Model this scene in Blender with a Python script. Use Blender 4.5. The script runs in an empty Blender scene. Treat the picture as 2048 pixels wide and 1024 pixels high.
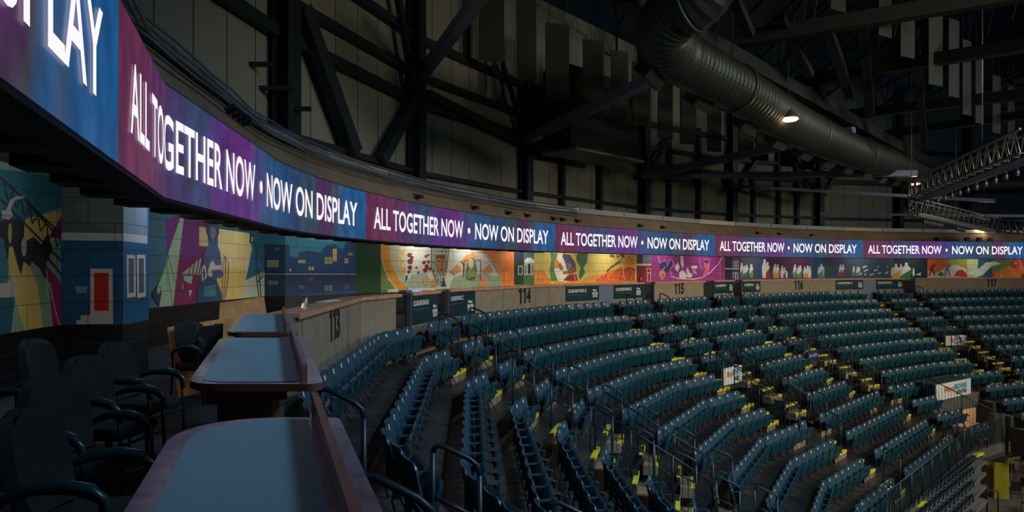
import bpy, math, random
from mathutils import Vector
random.seed(7)
sc = bpy.context.scene
COL = sc.collection
# ------------------------------------------------------------------ camera, world, lights, exposure
EYE = 1.7; F = 1365.3; HOR = 538.0
cam = bpy.data.objects.new('camera', bpy.data.cameras.new('camera')); COL.objects.link(cam)
cam.location = (0, 0, EYE); cam.rotation_euler = (math.pi/2, 0, 0)
cam.data.lens = 24.0; cam.data.sensor_width = 36.0; cam.data.shift_y = (HOR-512)/2048
cam.data.clip_start = 0.05; cam.data.clip_end = 400
sc.camera = cam
W = bpy.data.worlds.new('arena_air'); sc.world = W; W.use_nodes = True
W.node_tree.nodes['Background'].inputs[0].default_value = (.30, .48, .62, 1)
W.node_tree.nodes['Background'].inputs[1].default_value = .035
sc.view_settings.view_transform = 'Standard'; sc.view_settings.look = 'None'
sc.view_settings.exposure = 0.0; sc.view_settings.gamma = 1.0
def light(name, kind, loc, energy, color, size=1, target=None, spot=None, sy=None):
    d = bpy.data.lights.new(name, kind); d.energy = energy; d.color = color
    if kind == 'AREA':
        d.size = size
        if sy: d.shape = 'RECTANGLE'; d.size_y = sy
        if name == 'high_bay_and_fill': d.spread = 1.5
    elif kind != 'SUN': d.shadow_soft_size = size
    if kind == 'SPOT': d.spot_size = spot or 1.5; d.spot_blend = .6
    o = bpy.data.objects.new(name, d); COL.objects.link(o); o.location = loc
    if target is not None:
        o.rotation_euler = (Vector(target)-Vector(loc)).to_track_quat('-Z', 'Y').to_euler()
    return o
# unseen high-bay lamps over the rink, then added accent and wall fills
light('high_bay_and_fill', 'AREA', (32, 8, 10.5), 1250, (1.0, .93, .78), 5, (14, 22, -4))
light('high_bay_and_fill', 'AREA', (46, 20, 10.5), 850, (1.0, .93, .74), 5, (26, 36, -3))
light('high_bay_and_fill', 'AREA', (12, 2, 12.5), 900, (.45, .72, 1.0), 4, (4, 12, -2))  # added blue accent from the near right, not a lamp of the hall
light('high_bay_and_fill', 'SPOT', (24, 2, 9), 5200, (1.0, .90, .68), 1.2, (-1.5, 30, 3.4), .95)  # added spot to brighten the left of the upper wall
light('high_bay_and_fill', 'SPOT', (30, 8, 5.5), 9000, (1.0, .92, .70), 1.2, (11, 42, 5.3), .85)  # second added spot, raises the wall panels farther right
light('added_deck_fill', 'AREA', (34, 20, 8), 420, (.35, .6, 1.0), 3, (24, 34, 17))  # added blue fill for the roof deck, no scoreboard behind it
# ------------------------------------------------------------------ helpers: maths
def V2(a): return Vector((a[0], a[1]))
class Path:
    """plan polyline; outward = left of travel (away from the rink)"""
    def __init__(s, pts):
        s.p = [V2(a) for a in pts]; s.n = len(s.p)
        s.S = [0.0]
        for i in range(1, s.n): s.S.append(s.S[-1]+(s.p[i]-s.p[i-1]).length)
        s.seg = [(s.p[i+1]-s.p[i]).normalized() for i in range(s.n-1)]
        s.m = []
        for i in range(s.n):
            if i == 0: d = s.seg[0]; s.m.append(Vector((-d.y, d.x)))
            elif i == s.n-1: d = s.seg[-1]; s.m.append(Vector((-d.y, d.x)))
            else:
                a, b = s.seg[i-1], s.seg[i]
                na, nb = Vector((-a.y, a.x)), Vector((-b.y, b.x))
                q = (na+nb).normalized(); s.m.append(q/max(.3, q.dot(na)))
    def offset(s, off): return Path([s.p[i]+s.m[i]*off for i in range(s.n)])
    def idx(s, t):
        for i in range(s.n-2):
            if t < s.S[i+1]: return i
        return s.n-2
    def at(s, t):
        i = s.idx(t); return s.p[i]+s.seg[i]*(t-s.S[i])
    def tan(s, t): return s.seg[s.idx(t)]
    def out(s, t): d = s.tan(t); return Vector((-d.y, d.x))
    def hit(s, P, d):
        """arclength where the infinite line P + u d crosses (nearest crossing to P)"""
        P = V2(P); d = V2(d); best = None
        for i in range(s.n-1):
            a, e = s.p[i], s.seg[i]; L = s.S[i+1]-s.S[i]
            det = d.x*(-e.y)-d.y*(-e.x)
            if abs(det) < 1e-9: continue
            r = a-P
            u = (r.x*(-e.y)-r.y*(-e.x))/det; t = (d.x*r.y-d.y*r.x)/det
            if -1e-6 <= t <= L+1e-6 and (best is None or abs(u) < best[0]): best = (abs(u), s.S[i]+t)
        return None if best is None else best[1]
    def ray(s, px, last=False):
        """arclength seen at picture column px from the viewpoint"""
        k = (px-1024)/F
        for i in (reversed(range(s.n-1)) if last else range(s.n-1)):
            a, b = s.p[i], s.p[i+1]
            fa, fb = a.x-k*a.y, b.x-k*b.y
            if a.y > .3 and b.y > .3 and fa*fb <= 0 and fa != fb: return s.S[i]+(s.S[i+1]-s.S[i])*fa/(fa-fb)
        return None
    def sub(s, t0, t1):
        out = [s.at(t0)]+[s.p[i] for i in range(s.n) if t0+1e-4 < s.S[i] < t1-1e-4]+[s.at(t1)]
        return out
    def subn(s, t0, t1):
        """points plus their outward mitre vectors"""
        out = [(s.at(t0), s.out(t0+1e-4))]
        out += [(s.p[i], s.m[i]) for i in range(s.n) if t0+1e-4 < s.S[i] < t1-1e-4]
        out.append((s.at(t1), s.out(t1-1e-4))); return out
def smooth_pts(pts, n=6, keep=()):
    out = []
    for i in range(len(pts)-1):
        p0 = V2(pts[i-1]) if i > 0 and i not in keep else V2(pts[i])*2-V2(pts[i+1])
        p1, p2 = V2(pts[i]), V2(pts[i+1])
        p3 = V2(pts[i+2]) if i+2 < len(pts) and i+1 not in keep else p2*2-p1
        for k in range(n):
            t = k/n
            out.append(.5*((2*p1)+(p2-p0)*t+(2*p0-5*p1+4*p2-p3)*t*t+(3*p1-p0-3*p2+p3)*t**3))
    out.append(V2(pts[-1])); return out
def PX(px, py, Y): return Vector(((px-1024)/F*Y, Y, EYE+(HOR-py)/F*Y))
# ------------------------------------------------------------------ helpers: meshes
class MB:
    def __init__(s): s.v = []; s.f = []; s.mi = []; s.sm = []; s.uv = []
    def face(s, pts, m=0, smooth=False, uv=None):
        b = len(s.v); s.v += [tuple(p) for p in pts]; s.f.append(tuple(range(b, b+len(pts)))); s.mi.append(m); s.sm.append(smooth)
        s.uv.append(uv)
    def grid(s, rows, m=0, smooth=True, close=False, cap=False):
        b = len(s.v); n = len(rows[0])
        for r in rows: s.v += [tuple(p) for p in r]
        for i in range(len(rows)-1):
            for j in range(n if close else n-1):
                k = (j+1) % n
                s.f.append((b+i*n+j, b+i*n+k, b+(i+1)*n+k, b+(i+1)*n+j)); s.mi.append(m); s.sm.append(smooth); s.uv.append(None)
        if cap:
            s.f.append(tuple(b+j for j in reversed(range(n)))); s.mi.append(m); s.sm.append(False); s.uv.append(None)
            e = b+(len(rows)-1)*n
            s.f.append(tuple(e+j for j in range(n))); s.mi.append(m); s.sm.append(False); s.uv.append(None)
    def box(s, c, sz, X=(1, 0, 0), Y=(0, 1, 0), Z=(0, 0, 1), m=0, bev=0):
        c = Vector(c); X = Vector(X)*sz[0]/2; Y = Vector(Y)*sz[1]/2; Z = Vector(Z)*sz[2]/2
        if bev:
            bx, by = bev/(sz[0]/2), bev/(sz[1]/2)
            o = [(-1, -1+by), (-1+bx, -1), (1-bx, -1), (1, -1+by), (1, 1-by), (1-bx, 1), (-1+bx, 1), (-1, 1-by)]
            s.grid([[c+X*a+Y*b-Z for a, b in o], [c+X*a+Y*b+Z for a, b in o]], m, False, True, True); return
        o = [(-1, -1), (1, -1), (1, 1), (-1, 1)]
        s.grid([[c+X*a+Y*b-Z for a, b in o], [c+X*a+Y*b+Z for a, b in o]], m, False, True, True)
    def beam(s, p, q, w, h, m=0, up=(0, 0, 1)):
        p = Vector(p); q = Vector(q); d = (q-p).normalized(); u = Vector(up)
        x = d.cross(u)
        if x.length < 1e-3: x = d.cross(Vector((1, 0, 0)))
        x.normalize(); z = x.cross(d)
        s.box((p+q)/2, (w, (q-p).length, h), x, d, z, m)
    def ibeam(s, p, q, w, h, m=0, up=(0, 0, 1), t=.03):
        p = Vector(p); q = Vector(q); d = (q-p).normalized(); u = Vector(up); x = d.cross(u)
        if x.length < 1e-3: x = d.cross(Vector((1, 0, 0)))
        x.normalize(); z = x.cross(d); L = (q-p).length; c = (p+q)/2
        s.box(c+z*(h/2-t/2), (w, L, t), x, d, z, m); s.box(c-z*(h/2-t/2), (w, L, t), x, d, z, m); s.box(c, (t, L, h-2*t), x, d, z, m)
    def tube(s, pts, r, n=8, m=0, cap=True, close=False):
        pts = [Vector(p) for p in pts]; rows = []; prev = None
        N = len(pts)
        for i, p in enumerate(pts):
            if close: d = (pts[(i+1) % N]-pts[i-1])
            else: d = (pts[min(i+1, N-1)]-pts[max(i-1, 0)])
            d.normalize()
            if prev is None:
                a = Vector((0, 0, 1)) if abs(d.z) < .9 else Vector((1, 0, 0)); x = d.cross(a).normalized()
            else: x = (prev-d*prev.dot(d)).normalized()
            prev = x; y = d.cross(x); rr = r[i] if isinstance(r, (list, tuple)) else r
            rows.append([p+x*math.cos(2*math.pi*k/n)*rr+y*math.sin(2*math.pi*k/n)*rr for k in range(n)])
        if close: rows.append(rows[0])
        s.grid(rows, m, True, True, cap and not close)
    def disc(s, c, nrm, r, m=0, n=14, t=.0):
        nrm = Vector(nrm).normalized(); a = Vector((0, 0, 1)) if abs(nrm.z) < .9 else Vector((1, 0, 0))
        x = nrm.cross(a).normalized(); y = nrm.cross(x); c = Vector(c)
        ring = [c+(x*math.cos(2*math.pi*k/n)+y*math.sin(2*math.pi*k/n))*r for k in range(n)]
        if t: s.grid([[p for p in ring], [p+nrm*t for p in ring]], m, False, True, True)
        else: s.face(ring, m)
    def sweep(s, pts, prof, m=0, closed=True, smooth=False, ends=True):
        """pts: [(plan point, outward vector)], prof: [(outward offset, z)]"""
        rows = [[(p.x+o.x*a, p.y+o.y*a, z) for a, z in prof] for p, o in pts]
        s.grid(rows, m, smooth, closed, closed and ends)
    def data(s, name, mats):
        me = bpy.data.meshes.new(name); me.from_pydata(s.v, [], s.f)
        for mm in mats: me.materials.append(mm)
        me.polygons.foreach_set('material_index', s.mi); me.polygons.foreach_set('use_smooth', s.sm)
        if any(u is not None for u in s.uv):
            ul = me.uv_layers.new(name='UVMap'); k = 0
            for f, u in zip(s.f, s.uv):
                for j in range(len(f)):
                    if u is not None: ul.data[k+j].uv = u[j]
                k += len(f)
        me.update(); return me
    def build(s, name, mats, parent=None, loc=None):
        if not isinstance(mats, (list, tuple)): mats = [mats]
        o = bpy.data.objects.new(name, s.data(name, mats)); COL.objects.link(o)
        if parent is not None: o.parent = parent
        if loc is not None: o.location = loc
        return o
def tag(o, label=None, cat=None, group=None, kind=None):
    if label: o['label'] = label
    if cat: o['category'] = cat
    if group: o['group'] = group
    if kind: o['kind'] = kind
    return o
def empty(name, loc=(0, 0, 0), rz=0, label=None, cat=None, group=None):
    o = bpy.data.objects.new(name, None); COL.objects.link(o); o.empty_display_size = .2
    o.location = loc; o.rotation_euler = (0, 0, rz); return tag(o, label, cat, group)
def rez(me_obj, root):
    """move world-built part meshes under a root placed at its base"""
    L = root.location
    me = me_obj.data
    for v in me.vertices: v.co -= L
    me_obj.parent = root
ORD = ['zeroth', 'first', 'second', 'third', 'fourth', 'fifth', 'sixth', 'seventh', 'eighth', 'ninth', 'tenth', 'eleventh', 'twelfth',
       'thirteenth', 'fourteenth', 'fifteenth', 'sixteenth', 'seventeenth', 'eighteenth', 'nineteenth', 'twentieth', 'twenty-first', 'twenty-second', 'twenty-third', 'twenty-fourth', 'twenty-fifth', 'twenty-sixth', 'twenty-seventh', 'twenty-eighth']
WORDN = ['', 'one', 'two', 'three', 'four', 'five', 'six', 'seven', 'eight', 'nine', 'ten', 'eleven', 'twelve']
# ------------------------------------------------------------------ materials
MATS = {}
def mat(name, col, rough=.6, metal=0, emit=None, es=1, noise=0, nscale=8, bump=0, bscale=30, spec=.5):
    if name in MATS: return MATS[name]
    m = bpy.data.materials.new(name); m.use_nodes = True; nt = m.node_tree; b = nt.nodes['Principled BSDF']
    b.inputs['Base Color'].default_value = (*col, 1); b.inputs['Roughness'].default_value = rough; b.inputs['Metallic'].default_value = metal
    b.inputs['Specular IOR Level'].default_value = spec
    if noise:
        tc = nt.nodes.new('ShaderNodeTexCoord'); n = nt.nodes.new('ShaderNodeTexNoise'); n.inputs['Scale'].default_value = nscale; n.inputs['Detail'].default_value = 5
        nt.links.new(tc.outputs['Object'], n.inputs['Vector'])
        r = nt.nodes.new('ShaderNodeMapRange'); r.inputs[1].default_value = .3; r.inputs[2].default_value = .7; r.inputs[3].default_value = 1-noise; r.inputs[4].default_value = 1+noise
        nt.links.new(n.outputs['Fac'], r.inputs[0])
        mx = nt.nodes.new('ShaderNodeVectorMath'); mx.operation = 'SCALE'; mx.inputs[0].default_value = col
        nt.links.new(r.outputs[0], mx.inputs['Scale']); nt.links.new(mx.outputs[0], b.inputs['Base Color'])
    if bump:
        tc = nt.nodes.new('ShaderNodeTexCoord'); n = nt.nodes.new('ShaderNodeTexNoise'); n.inputs['Scale'].default_value = bscale
        nt.links.new(tc.outputs['Object'], n.inputs['Vector'])
        bp = nt.nodes.new('ShaderNodeBump'); bp.inputs['Strength'].default_value = bump; bp.inputs['Distance'].default_value = .02
        nt.links.new(n.outputs['Fac'], bp.inputs['Height']); nt.links.new(bp.outputs[0], b.inputs['Normal'])
    if emit: b.inputs['Emission Color'].default_value = (*emit, 1); b.inputs['Emission Strength'].default_value = es
    MATS[name] = m; return m
def srgb(r, g, b):
    f = lambda c: (c/255/12.92) if c/255 <= .04045 else ((c/255+.055)/1.055)**2.4
    return (f(r), f(g), f(b))
def paint(rgb):
    """matt paint on concrete block: faint courses and joints"""
    key = 'paint_%d_%d_%d' % rgb
    if key in MATS: return MATS[key]
    c = srgb(*rgb); m = mat(key, c, .75); nt = m.node_tree; b = nt.nodes['Principled BSDF']
    uv = nt.nodes.new('ShaderNodeUVMap'); br = nt.nodes.new('ShaderNodeTexBrick')
    br.inputs['Scale'].default_value = 1; br.inputs['Brick Width'].default_value = .8; br.inputs['Row Height'].default_value = .4
    br.inputs['Mortar Size'].default_value = .012; br.inputs['Color1'].default_value = (*c, 1); br.inputs['Color2'].default_value = (*[x*.9 for x in c], 1)
    br.inputs['Mortar'].default_value = (*[x*.55 for x in c], 1)
    nt.links.new(uv.outputs[0], br.inputs['Vector'])
    n = nt.nodes.new('ShaderNodeTexNoise'); n.inputs['Scale'].default_value = 60; nt.links.new(uv.outputs[0], n.inputs['Vector'])
    r = nt.nodes.new('ShaderNodeMapRange'); r.inputs[3].default_value = .7; r.inputs[4].default_value = 1.3; nt.links.new(n.outputs['Fac'], r.inputs[0])
    mx = nt.nodes.new('ShaderNodeVectorMath'); mx.operation = 'SCALE'; nt.links.new(br.outputs['Color'], mx.inputs[0]); nt.links.new(r.outputs[0], mx.inputs['Scale'])
    nt.links.new(mx.outputs[0], b.inputs['Base Color']); return m
M_concrete = mat('worn_concrete', (.036, .032, .028), .42, noise=.45, nscale=1.3, bump=.25, bscale=9)
M_conc2 = mat('pale_concrete', (.085, .083, .070), .7, noise=.3, nscale=2)
M_seat = mat('seat_plastic', (.021, .053, .074), .38, noise=.15, nscale=3)  # backrests greyer and lighter than pans: reflected blue put into the colour
M_seat2 = mat('seat_pan_plastic', (.005, .037, .050), .33)
M_arm = mat('cast_iron_arm', (.006, .020, .028), .5)
M_badge = mat('white_badge', (.85, .85, .8), .4)
M_dark = mat('dark_steel', (.012, .018, .021), .5, .2)
M_rail = mat('teal_black_pipe', (.007, .018, .026), .42)
M_yel = mat('safety_yellow', (.62, .52, .03), .5, noise=.25, nscale=9)
M_step = mat('step_tan', (.20, .15, .09), .6, noise=.3, nscale=4)
M_beige = mat('beige_wall', (.235, .175, .115), .7, noise=.12, nscale=3)
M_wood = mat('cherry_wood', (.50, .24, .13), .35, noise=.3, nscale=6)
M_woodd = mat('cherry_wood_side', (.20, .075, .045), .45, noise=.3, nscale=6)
M_inlay = mat('blue_laminate', (.19, .38, .45), .42, noise=.06, nscale=3)
M_ply = mat('plywood', (.42, .20, .07), .6, noise=.2, nscale=5)
M_panel = mat('metal_wall_panel', (.105, .105, .085), .6, noise=.12, nscale=.6)
M_fascia = mat('tan_bulkhead', (.135, .092, .055), .8, noise=.2, nscale=1.2)
M_black = mat('black_paint', (.006, .008, .010), .6)
M_ceil = mat('soffit_board', (.10, .095, .08), .9)
M_white = mat('white_sign', (.62, .62, .58), .5)
M_galv = mat('galvanised_duct', (.062, .070, .062), .48, .8)
M_tray = mat('grey_tray', (.22, .23, .24), .5, .3)
M_baffle = mat('acoustic_baffle', (.016, .018, .016), .9)
M_teal = mat('teal_vinyl', (.004, .028, .037), .4)
M_cream = mat('cream_lettering', (.75, .68, .55), .5)
M_ink = mat('black_numeral', (.008, .010, .014), .5)
M_fabric = mat('chair_fabric', (.007, .006, .0065), .95, noise=.3, nscale=40)
M_peach = mat('peach_wall', (.42, .26, .15), .7)
M_grey = mat('grey_blue_wall', (.13, .15, .22), .6)
M_roof = mat('black_roof_steel', (.0025, .003, .0035), .6)
M_deck = mat('roof_deck', (.035, .055, .08), .4, .3)
# ------------------------------------------------------------------ plan
R1 = Path([(6.6, -14.6), (-2.39, 7.66), (-2.8, 14.4), (-1.265, 20.48), (1.9, 26.0), (12.2, 36.65), (19.0, 41.3), (26.0, 44.2), (37.0, 47.3), (56, 49.5)])
TREAD = .92; RISE = .50; NROW = 12
def orow(k): return TREAD*(k-1)
def ztread(k): return EYE-2.21-RISE*(k-1)
ROW = {k: R1.offset(-orow(k)) for k in range(1, NROW+1)}
WALL = R1.offset(.42)
LED = Path([(4.6, -14.6)]+smooth_pts([(1.15, -5.4), (-1.79, 2.36), (-3.3, 6.49), (-3.62, 9.47), (-3.82, 11.9), (-3.36, 15.6), (-1.55, 21.0), (1.72, 26.7), (6.2, 31.4), (10.75, 35.5), (16.3, 39.2), (22.3, 42.0), (28.5, 43.7), (33.6, 44.8), (40.5, 46.0)], 5, keep=(1, 2)))
MUR = [(-5.1, -2.0), (-6.87, 10.4), (-5.96, 10.45), (-6.07, 11.4), (-7.85, 11.5), (-7.8, 21.5), (-7.15, 21.5), (-5.4, 23.6), (-4.71, 24.5), (.07, 31.2), (7.0, 38.4), (14.6, 43.7), (21.3, 46.6), (30.0, 49.3), (45, 52.0)]
# boundary lines of the seat blocks: point on the top row, direction towards the rink
B113L = ((-2.05, 6.75), (1.0, -.02)); B113R = ((-2.65, 15.9), (.953, -.243))
B114L = ((-1.5, 19.95), (.953, -.243)); B114R = ((3.56, 28.1), (.70, -.605))
B115L = ((6.82, 31.0), (.68, -.59)); B115R = ((9.55, 33.9), (.68, -.60))
B116L = ((12.74, 36.8), (.68, -.56)); B116R = ((21.6, 42.4), (.36, -.80))
B117L = ((26.6, 44.4), (.20, -.92)); B117R = ((46.0, 48.3), (.12, -.99))
def midline(A, B):
    p = (V2(A[0])+V2(B[0]))/2; d = (V2(A[1]).normalized()+V2(B[1]).normalized()).normalized(); return (tuple(p), tuple(d))
CB = midline(B113R, B114L); CE = midline(B114R, B115L); CF = midline(B115R, B116L); CI = midline(B116R, B117L)
J1 = ((19.5, 32.0), (.80, -.60)); J2 = ((23.4, 35.2), (.22, -.975))
def srow(k, line, along=0):
    t = ROW[k].hit(*line)
    return None if t is None else t+along
# ------------------------------------------------------------------ seating terrace (concrete)
def cutlines(C, half):
    P, d = V2(C[0]), V2(C[1]).normalized(); h = Vector((-d.y, d.x))
    return (tuple(P-h*half), tuple(d)), (tuple(P+h*half), tuple(d))
def band(offa, offb, A=None, B=None):
    """outer edge points, inner edge points between two cross lines"""
    pa, pb = R1.offset(-offa), R1.offset(-offb)
    a0 = pa.hit(*A) if A else 0; a1 = pa.hit(*B) if B else pa.S[-1]
    b0 = pb.hit(*A) if A else 0; b1 = pb.hit(*B) if B else pb.S[-1]
    return pa.sub(a0, a1), pb.sub(b0, b1)
def p3(p, z): return (p.x, p.y, z)
VH = 1.0
voms = [cutlines(C, VH) for C in (CB, CE, CF, CI)]
def intervals(k):
    if k <= 5 or k == 9: return [(None, None)]
    if k >= 10: return [(None, J1), (J2, None)]
    out = []; prev = None
    for a, b in voms: out.append((prev, a)); prev = b
    out.append((prev, None)); return out
tb = MB()
for k in range(1, NROW+1):
    oa = orow(k)-(.42 if k == 1 else .30); ob = orow(k)+.62; z = ztread(k)
    zn = ztread(k+1) if k < NROW else -6.55
    for A, B in intervals(k):
        ea, eb = band(oa, ob, A, B)
        tb.face([p3(p, z) for p in ea]+[p3(p, z) for p in reversed(eb)])
        for i in range(len(eb)-1):
            tb.face([p3(eb[i], z), p3(eb[i+1], z), p3(eb[i+1], zn), p3(eb[i], zn)])
        if k >= 10:
            for L, idx in ((A, 0), (B, -1)):
                if L in (J1, J2): tb.face([p3(ea[idx], z), p3(eb[idx], z), p3(eb[idx], z-.9), p3(ea[idx], z-.9)])
tb.build('floor', M_concrete)['kind'] = 'structure'
# vomitory wells: side walls, sunken floor, portal and tunnel
for vi, (A, B) in enumerate(voms):
    vb = MB(); z9 = ztread(9)
    for L in (A, B):
        P, d = V2(L[0]), V2(L[1]); h = Vector((-d.y, d.x))*(-.10 if L is A else .10)
        for k in (6, 7, 8):
            e0 = R1.offset(-(orow(k)-.30)); e1 = R1.offset(-(orow(k)+.62))
            q0, q1 = e0.at(e0.hit(*L)), e1.at(e1.hit(*L)); zt = ztread(k)+.12
            vb.face([p3(q0, z9), p3(q1, z9), p3(q1, zt), p3(q0, zt)])
            vb.face([p3(q0+h, z9), p3(q1+h, z9), p3(q1+h, zt), p3(q0+h, zt)])
            vb.face([p3(q0, zt), p3(q1, zt), p3(q1+h, zt), p3(q0+h, zt)])
            vb.face([p3(q1, z9), p3(q1+h, z9), p3(q1+h, zt), p3(q1, zt)]); vb.face([p3(q0, z9), p3(q0+h, z9), p3(q0+h, zt), p3(q0, zt)])
    ea, eb = band(orow(5)+.62, orow(8)+.62, A, B)
    vb.face([p3(p, z9) for p in ea]+[p3(p, z9) for p in reversed(eb)])
    # tunnel going back under the seats
    p0, p1 = ea[0], ea[-1]; d = V2(A[1])*-3.2; zl = ztread(5)-.16
    vb.face([p3(p0, z9), p3(p1, z9), p3(p1+d, z9), p3(p0+d, z9)]); vb.face([p3(p0, zl), p3(p1, zl), p3(p1+d, zl), p3(p0+d, zl)])
    vb.face([p3(p0, z9), p3(p0+d, z9), p3(p0+d, zl), p3(p0, zl)]); vb.face([p3(p1, z9), p3(p1+d, z9), p3(p1+d, zl), p3(p1, zl)])
    vb.face([p3(p0+d, z9), p3(p1+d, z9), p3(p1+d, zl), p3(p0+d, zl)])
    vb.face([p3(p0, zl), p3(p1, zl), p3(p1, ztread(5)), p3(p0, ztread(5))])
    vb.build('wall_vomitory', M_concrete)['kind'] = 'structure'
# ------------------------------------------------------------------ stadium seats
def shell(mb, front, th, m=0):
    n0, n1 = len(front), len(front[0])
    back = []
    for i in range(n0):
        row = []
        for j in range(n1):
            a = Vector(front[min(i+1, n0-1)][j])-Vector(front[max(i-1, 0)][j]); b = Vector(front[i][min(j+1, n1-1)])-Vector(front[i][max(j-1, 0)])
            nn = a.cross(b).normalized(); row.append(Vector(front[i][j])+nn*th)
        back.append(row)
    mb.grid(front, m); mb.grid([list(reversed(r)) for r in back], m)
    rim_f = front[0]+[front[i][-1] for i in range(1, n0)]+list(reversed(front[-1]))[1:]+[front[i][0] for i in range(n0-2, 0, -1)]
    rim_b = back[0]+[back[i][-1] for i in range(1, n0)]+list(reversed(back[-1]))[1:]+[back[i][0] for i in range(n0-2, 0, -1)]
    mb.grid([rim_f+rim_f[:1], rim_b+rim_b[:1]], m)
def seat_back(mb, w, nx=6, m=0):
    g = []
    prof = [(.36, .88, .10), (.44, .96, .055), (.56, 1.0, .015), (.68, 1.0, -.010), (.785, .98, -.028), (.835, .90, -.04), (.862, .72, -.047)]
    if nx < 5: prof = [prof[0], prof[2], prof[4], prof[6]]
    for z, ww, y in prof:
        g.append([Vector((w/2*ww*t, y+.035*t*t, z)) for t in [2*i/(nx-1)-1 for i in range(nx)]])
    shell(mb, g, .022, m)
def seat_pan(mb, w, nx=5, m=0):
    g = []
    prof = [(.27, .84, .205), (.36, .90, .235), (.50, .91, .262), (.61, .90, .285), (.655, .84, .290), (.675, .76, .265)]
    if nx < 4: prof = [prof[0], prof[2], prof[4], prof[5]]
    for z, ww, y in prof:
        g.append([Vector((w/2*ww*t, y, z)) for t in [2*i/(nx-1)-1 for i in range(nx)]])
    shell(mb, g, -.045, m)
def seat_arm(mb, w, m=0, lod=0, m2=None):
    x = -w/2; m2 = m if m2 is None else m2
    mb.box((x, .15, .60), (.038, .30, .028), m=m2, bev=0 if lod else .010)          # arm rest
    mb.box((x, .305, .575), (.040, .04, .07), m=m2, bev=0 if lod else .010)
    mb.box((x, .06, .38), (.026, .06, .42), m=m)
    if lod: mb.beam((x, .08, .30), (x, .17, .0), .025, .05, m)
    else:
        mb.tube([(x, .07, .34), (x, .10, .20), (x, .16, .08), (x, .22, .01)], .017, 6, m); mb.tube([(x, .06, .32), (x, .02, .15), (x, .06, .01)], .015, 6, m)
        mb.beam((x, .08, .33), (x+w, .08, .33), .03, .04, m)
def cup(mb, w, m=0):
    rows = [[Vector((-w/2+.045*math.cos(a)*q, .44+.045*math.sin(a)*q, z)) for a in [2*math.pi*i/10 for i in range(10)]] for z, q in ((.40, .8), (.49, 1), (.505, 1.12), (.505, .9), (.41, .72))]
    mb.grid(rows, m, True, True); mb.beam((-w/2, .28, .50), (-w/2, .41, .46), .018, .025, m)
def badge(mb, m0=0, m1=1, n=14):
    c = Vector((0, .004, .775)); nr = Vector((0, .985, .17))
    mb.disc(c+nr*.003, nr, .038 if n > 8 else .046, m0, n, .004)
    if n > 8: mb.box(c+nr*.0085, (.010, .003, .028), m=m1)
def seat_meshes(w):
    r = {}
    b = MB(); seat_back(b, w); r['backrest'] = b.data('backrest', [M_seat])
    b = MB(); seat_pan(b, w); r['seat_pan'] = b.data('seat_pan', [M_seat2])
    b = MB(); seat_arm(b, w, 0, 0, 1); r['arm_frame'] = b.data('arm_frame', [M_arm, M_seat])
    b = MB(); badge(b); r['number_badge'] = b.data('number_badge', [M_badge, M_ink])
    b = MB(); cup(b, w); r['cup_holder'] = b.data('cup_holder', [M_arm])
    return r
SEATS = []   # (plan point, inward dir, row, width, section, idx, n)
def run(k, sa, sb, pitch, section):
    R = ROW[k]
    if sa is None or sb is None or sb-sa < .3: return
    n = max(1, round((sb-sa)/pitch)); pt = (sb-sa)/n
    for i in range(n+1):
        t = sa+pt*i; p = R.at(t)
        # turn gently across the kinks of the row
        d = (R.at(min(t+.4, R.S[-1]))-R.at(max(t-.4, 0))).normalized()
        SEATS.append((p, Vector((d.y, -d.x)), k, min(pt, .62), section, i, n+1))
def wedge(k, A, B, n, pitch, section):
    R = ROW[k]; a, b = srow(k, A), srow(k, B); c = (a+b)/2
    run(k, c-pitch*(n-1)/2, c+pitch*(n-1)/2, pitch, section)
for k in range(1, 9):
    run(k, srow(k, B113L), srow(k, B113R), .56, 'below the 113 wall')
    run(k, srow(k, B114L), srow(k, B114R), .57, 'below the 114 wall')
    run(k, srow(k, B115L), srow(k, B115R), .57, 'below the 115 wall')
    run(k, srow(k, B116L), srow(k, B116R), .61, 'below the 116 wall')
    run(k, srow(k, B117L), srow(k, B117R), .66, 'below the 117 wall')
for k in range(1, 6):
    for A, B, n, s in ((B113R, B114L, 3, 'between 113 and 114'), (B114R, B115L, 4, 'between 114 and 115'), (B115R, B116L, 4, 'between 115 and 116'), (B116R, B117L, 4, 'between 116 and 117')):
        if k == 1 and s.endswith('115 and 116'): n = 3
        wedge(k, A, B, n, .56 if '113' in s else .58, s)
for k in range(9, 13):
    run(k, srow(k, B113L), srow(k, CB, -.9), .57, 'below the 113 wall')
    run(k, srow(k, CB, .9), srow(k, CE, -.9), .57, 'below the 114 wall')
    run(k, srow(k, CE, .9), srow(k, CF, -.9), .60, 'below the 115 wall')
    if k == 9:
        run(k, srow(k, CF, .9), srow(k, CI, -.9), .62, 'below the 116 wall')
        run(k, srow(k, CI, .9), srow(k, B117R), .66, 'below the 117 wall')
    else:
        run(k, srow(k, CF, .9), srow(k, J1, -.35), .60, 'below the 116 wall')
        run(k, srow(k, J2, .45), srow(k, B117R), .66, 'below the 117 wall')
def proj(p, z):
    if p.y < .3: return None
    return (1024+F*p.x/p.y, HOR+F*(EYE-z)/p.y)
near, far = [], []
for s in SEATS:
    q = proj(s[0], ztread(s[2])+.7)
    if q is None: continue
    if -30 < q[0] < 2078 and 0 < q[1] < 1040: near.append((s[0].length, s))
    elif -200 < q[0] < 2300 and q[1] < 1150: far.append(s)
near.sort(key=lambda a: a[0])
far += [s for _, s in near[300:]]; near = [s for _, s in near[:300]]
protos = {}
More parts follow.
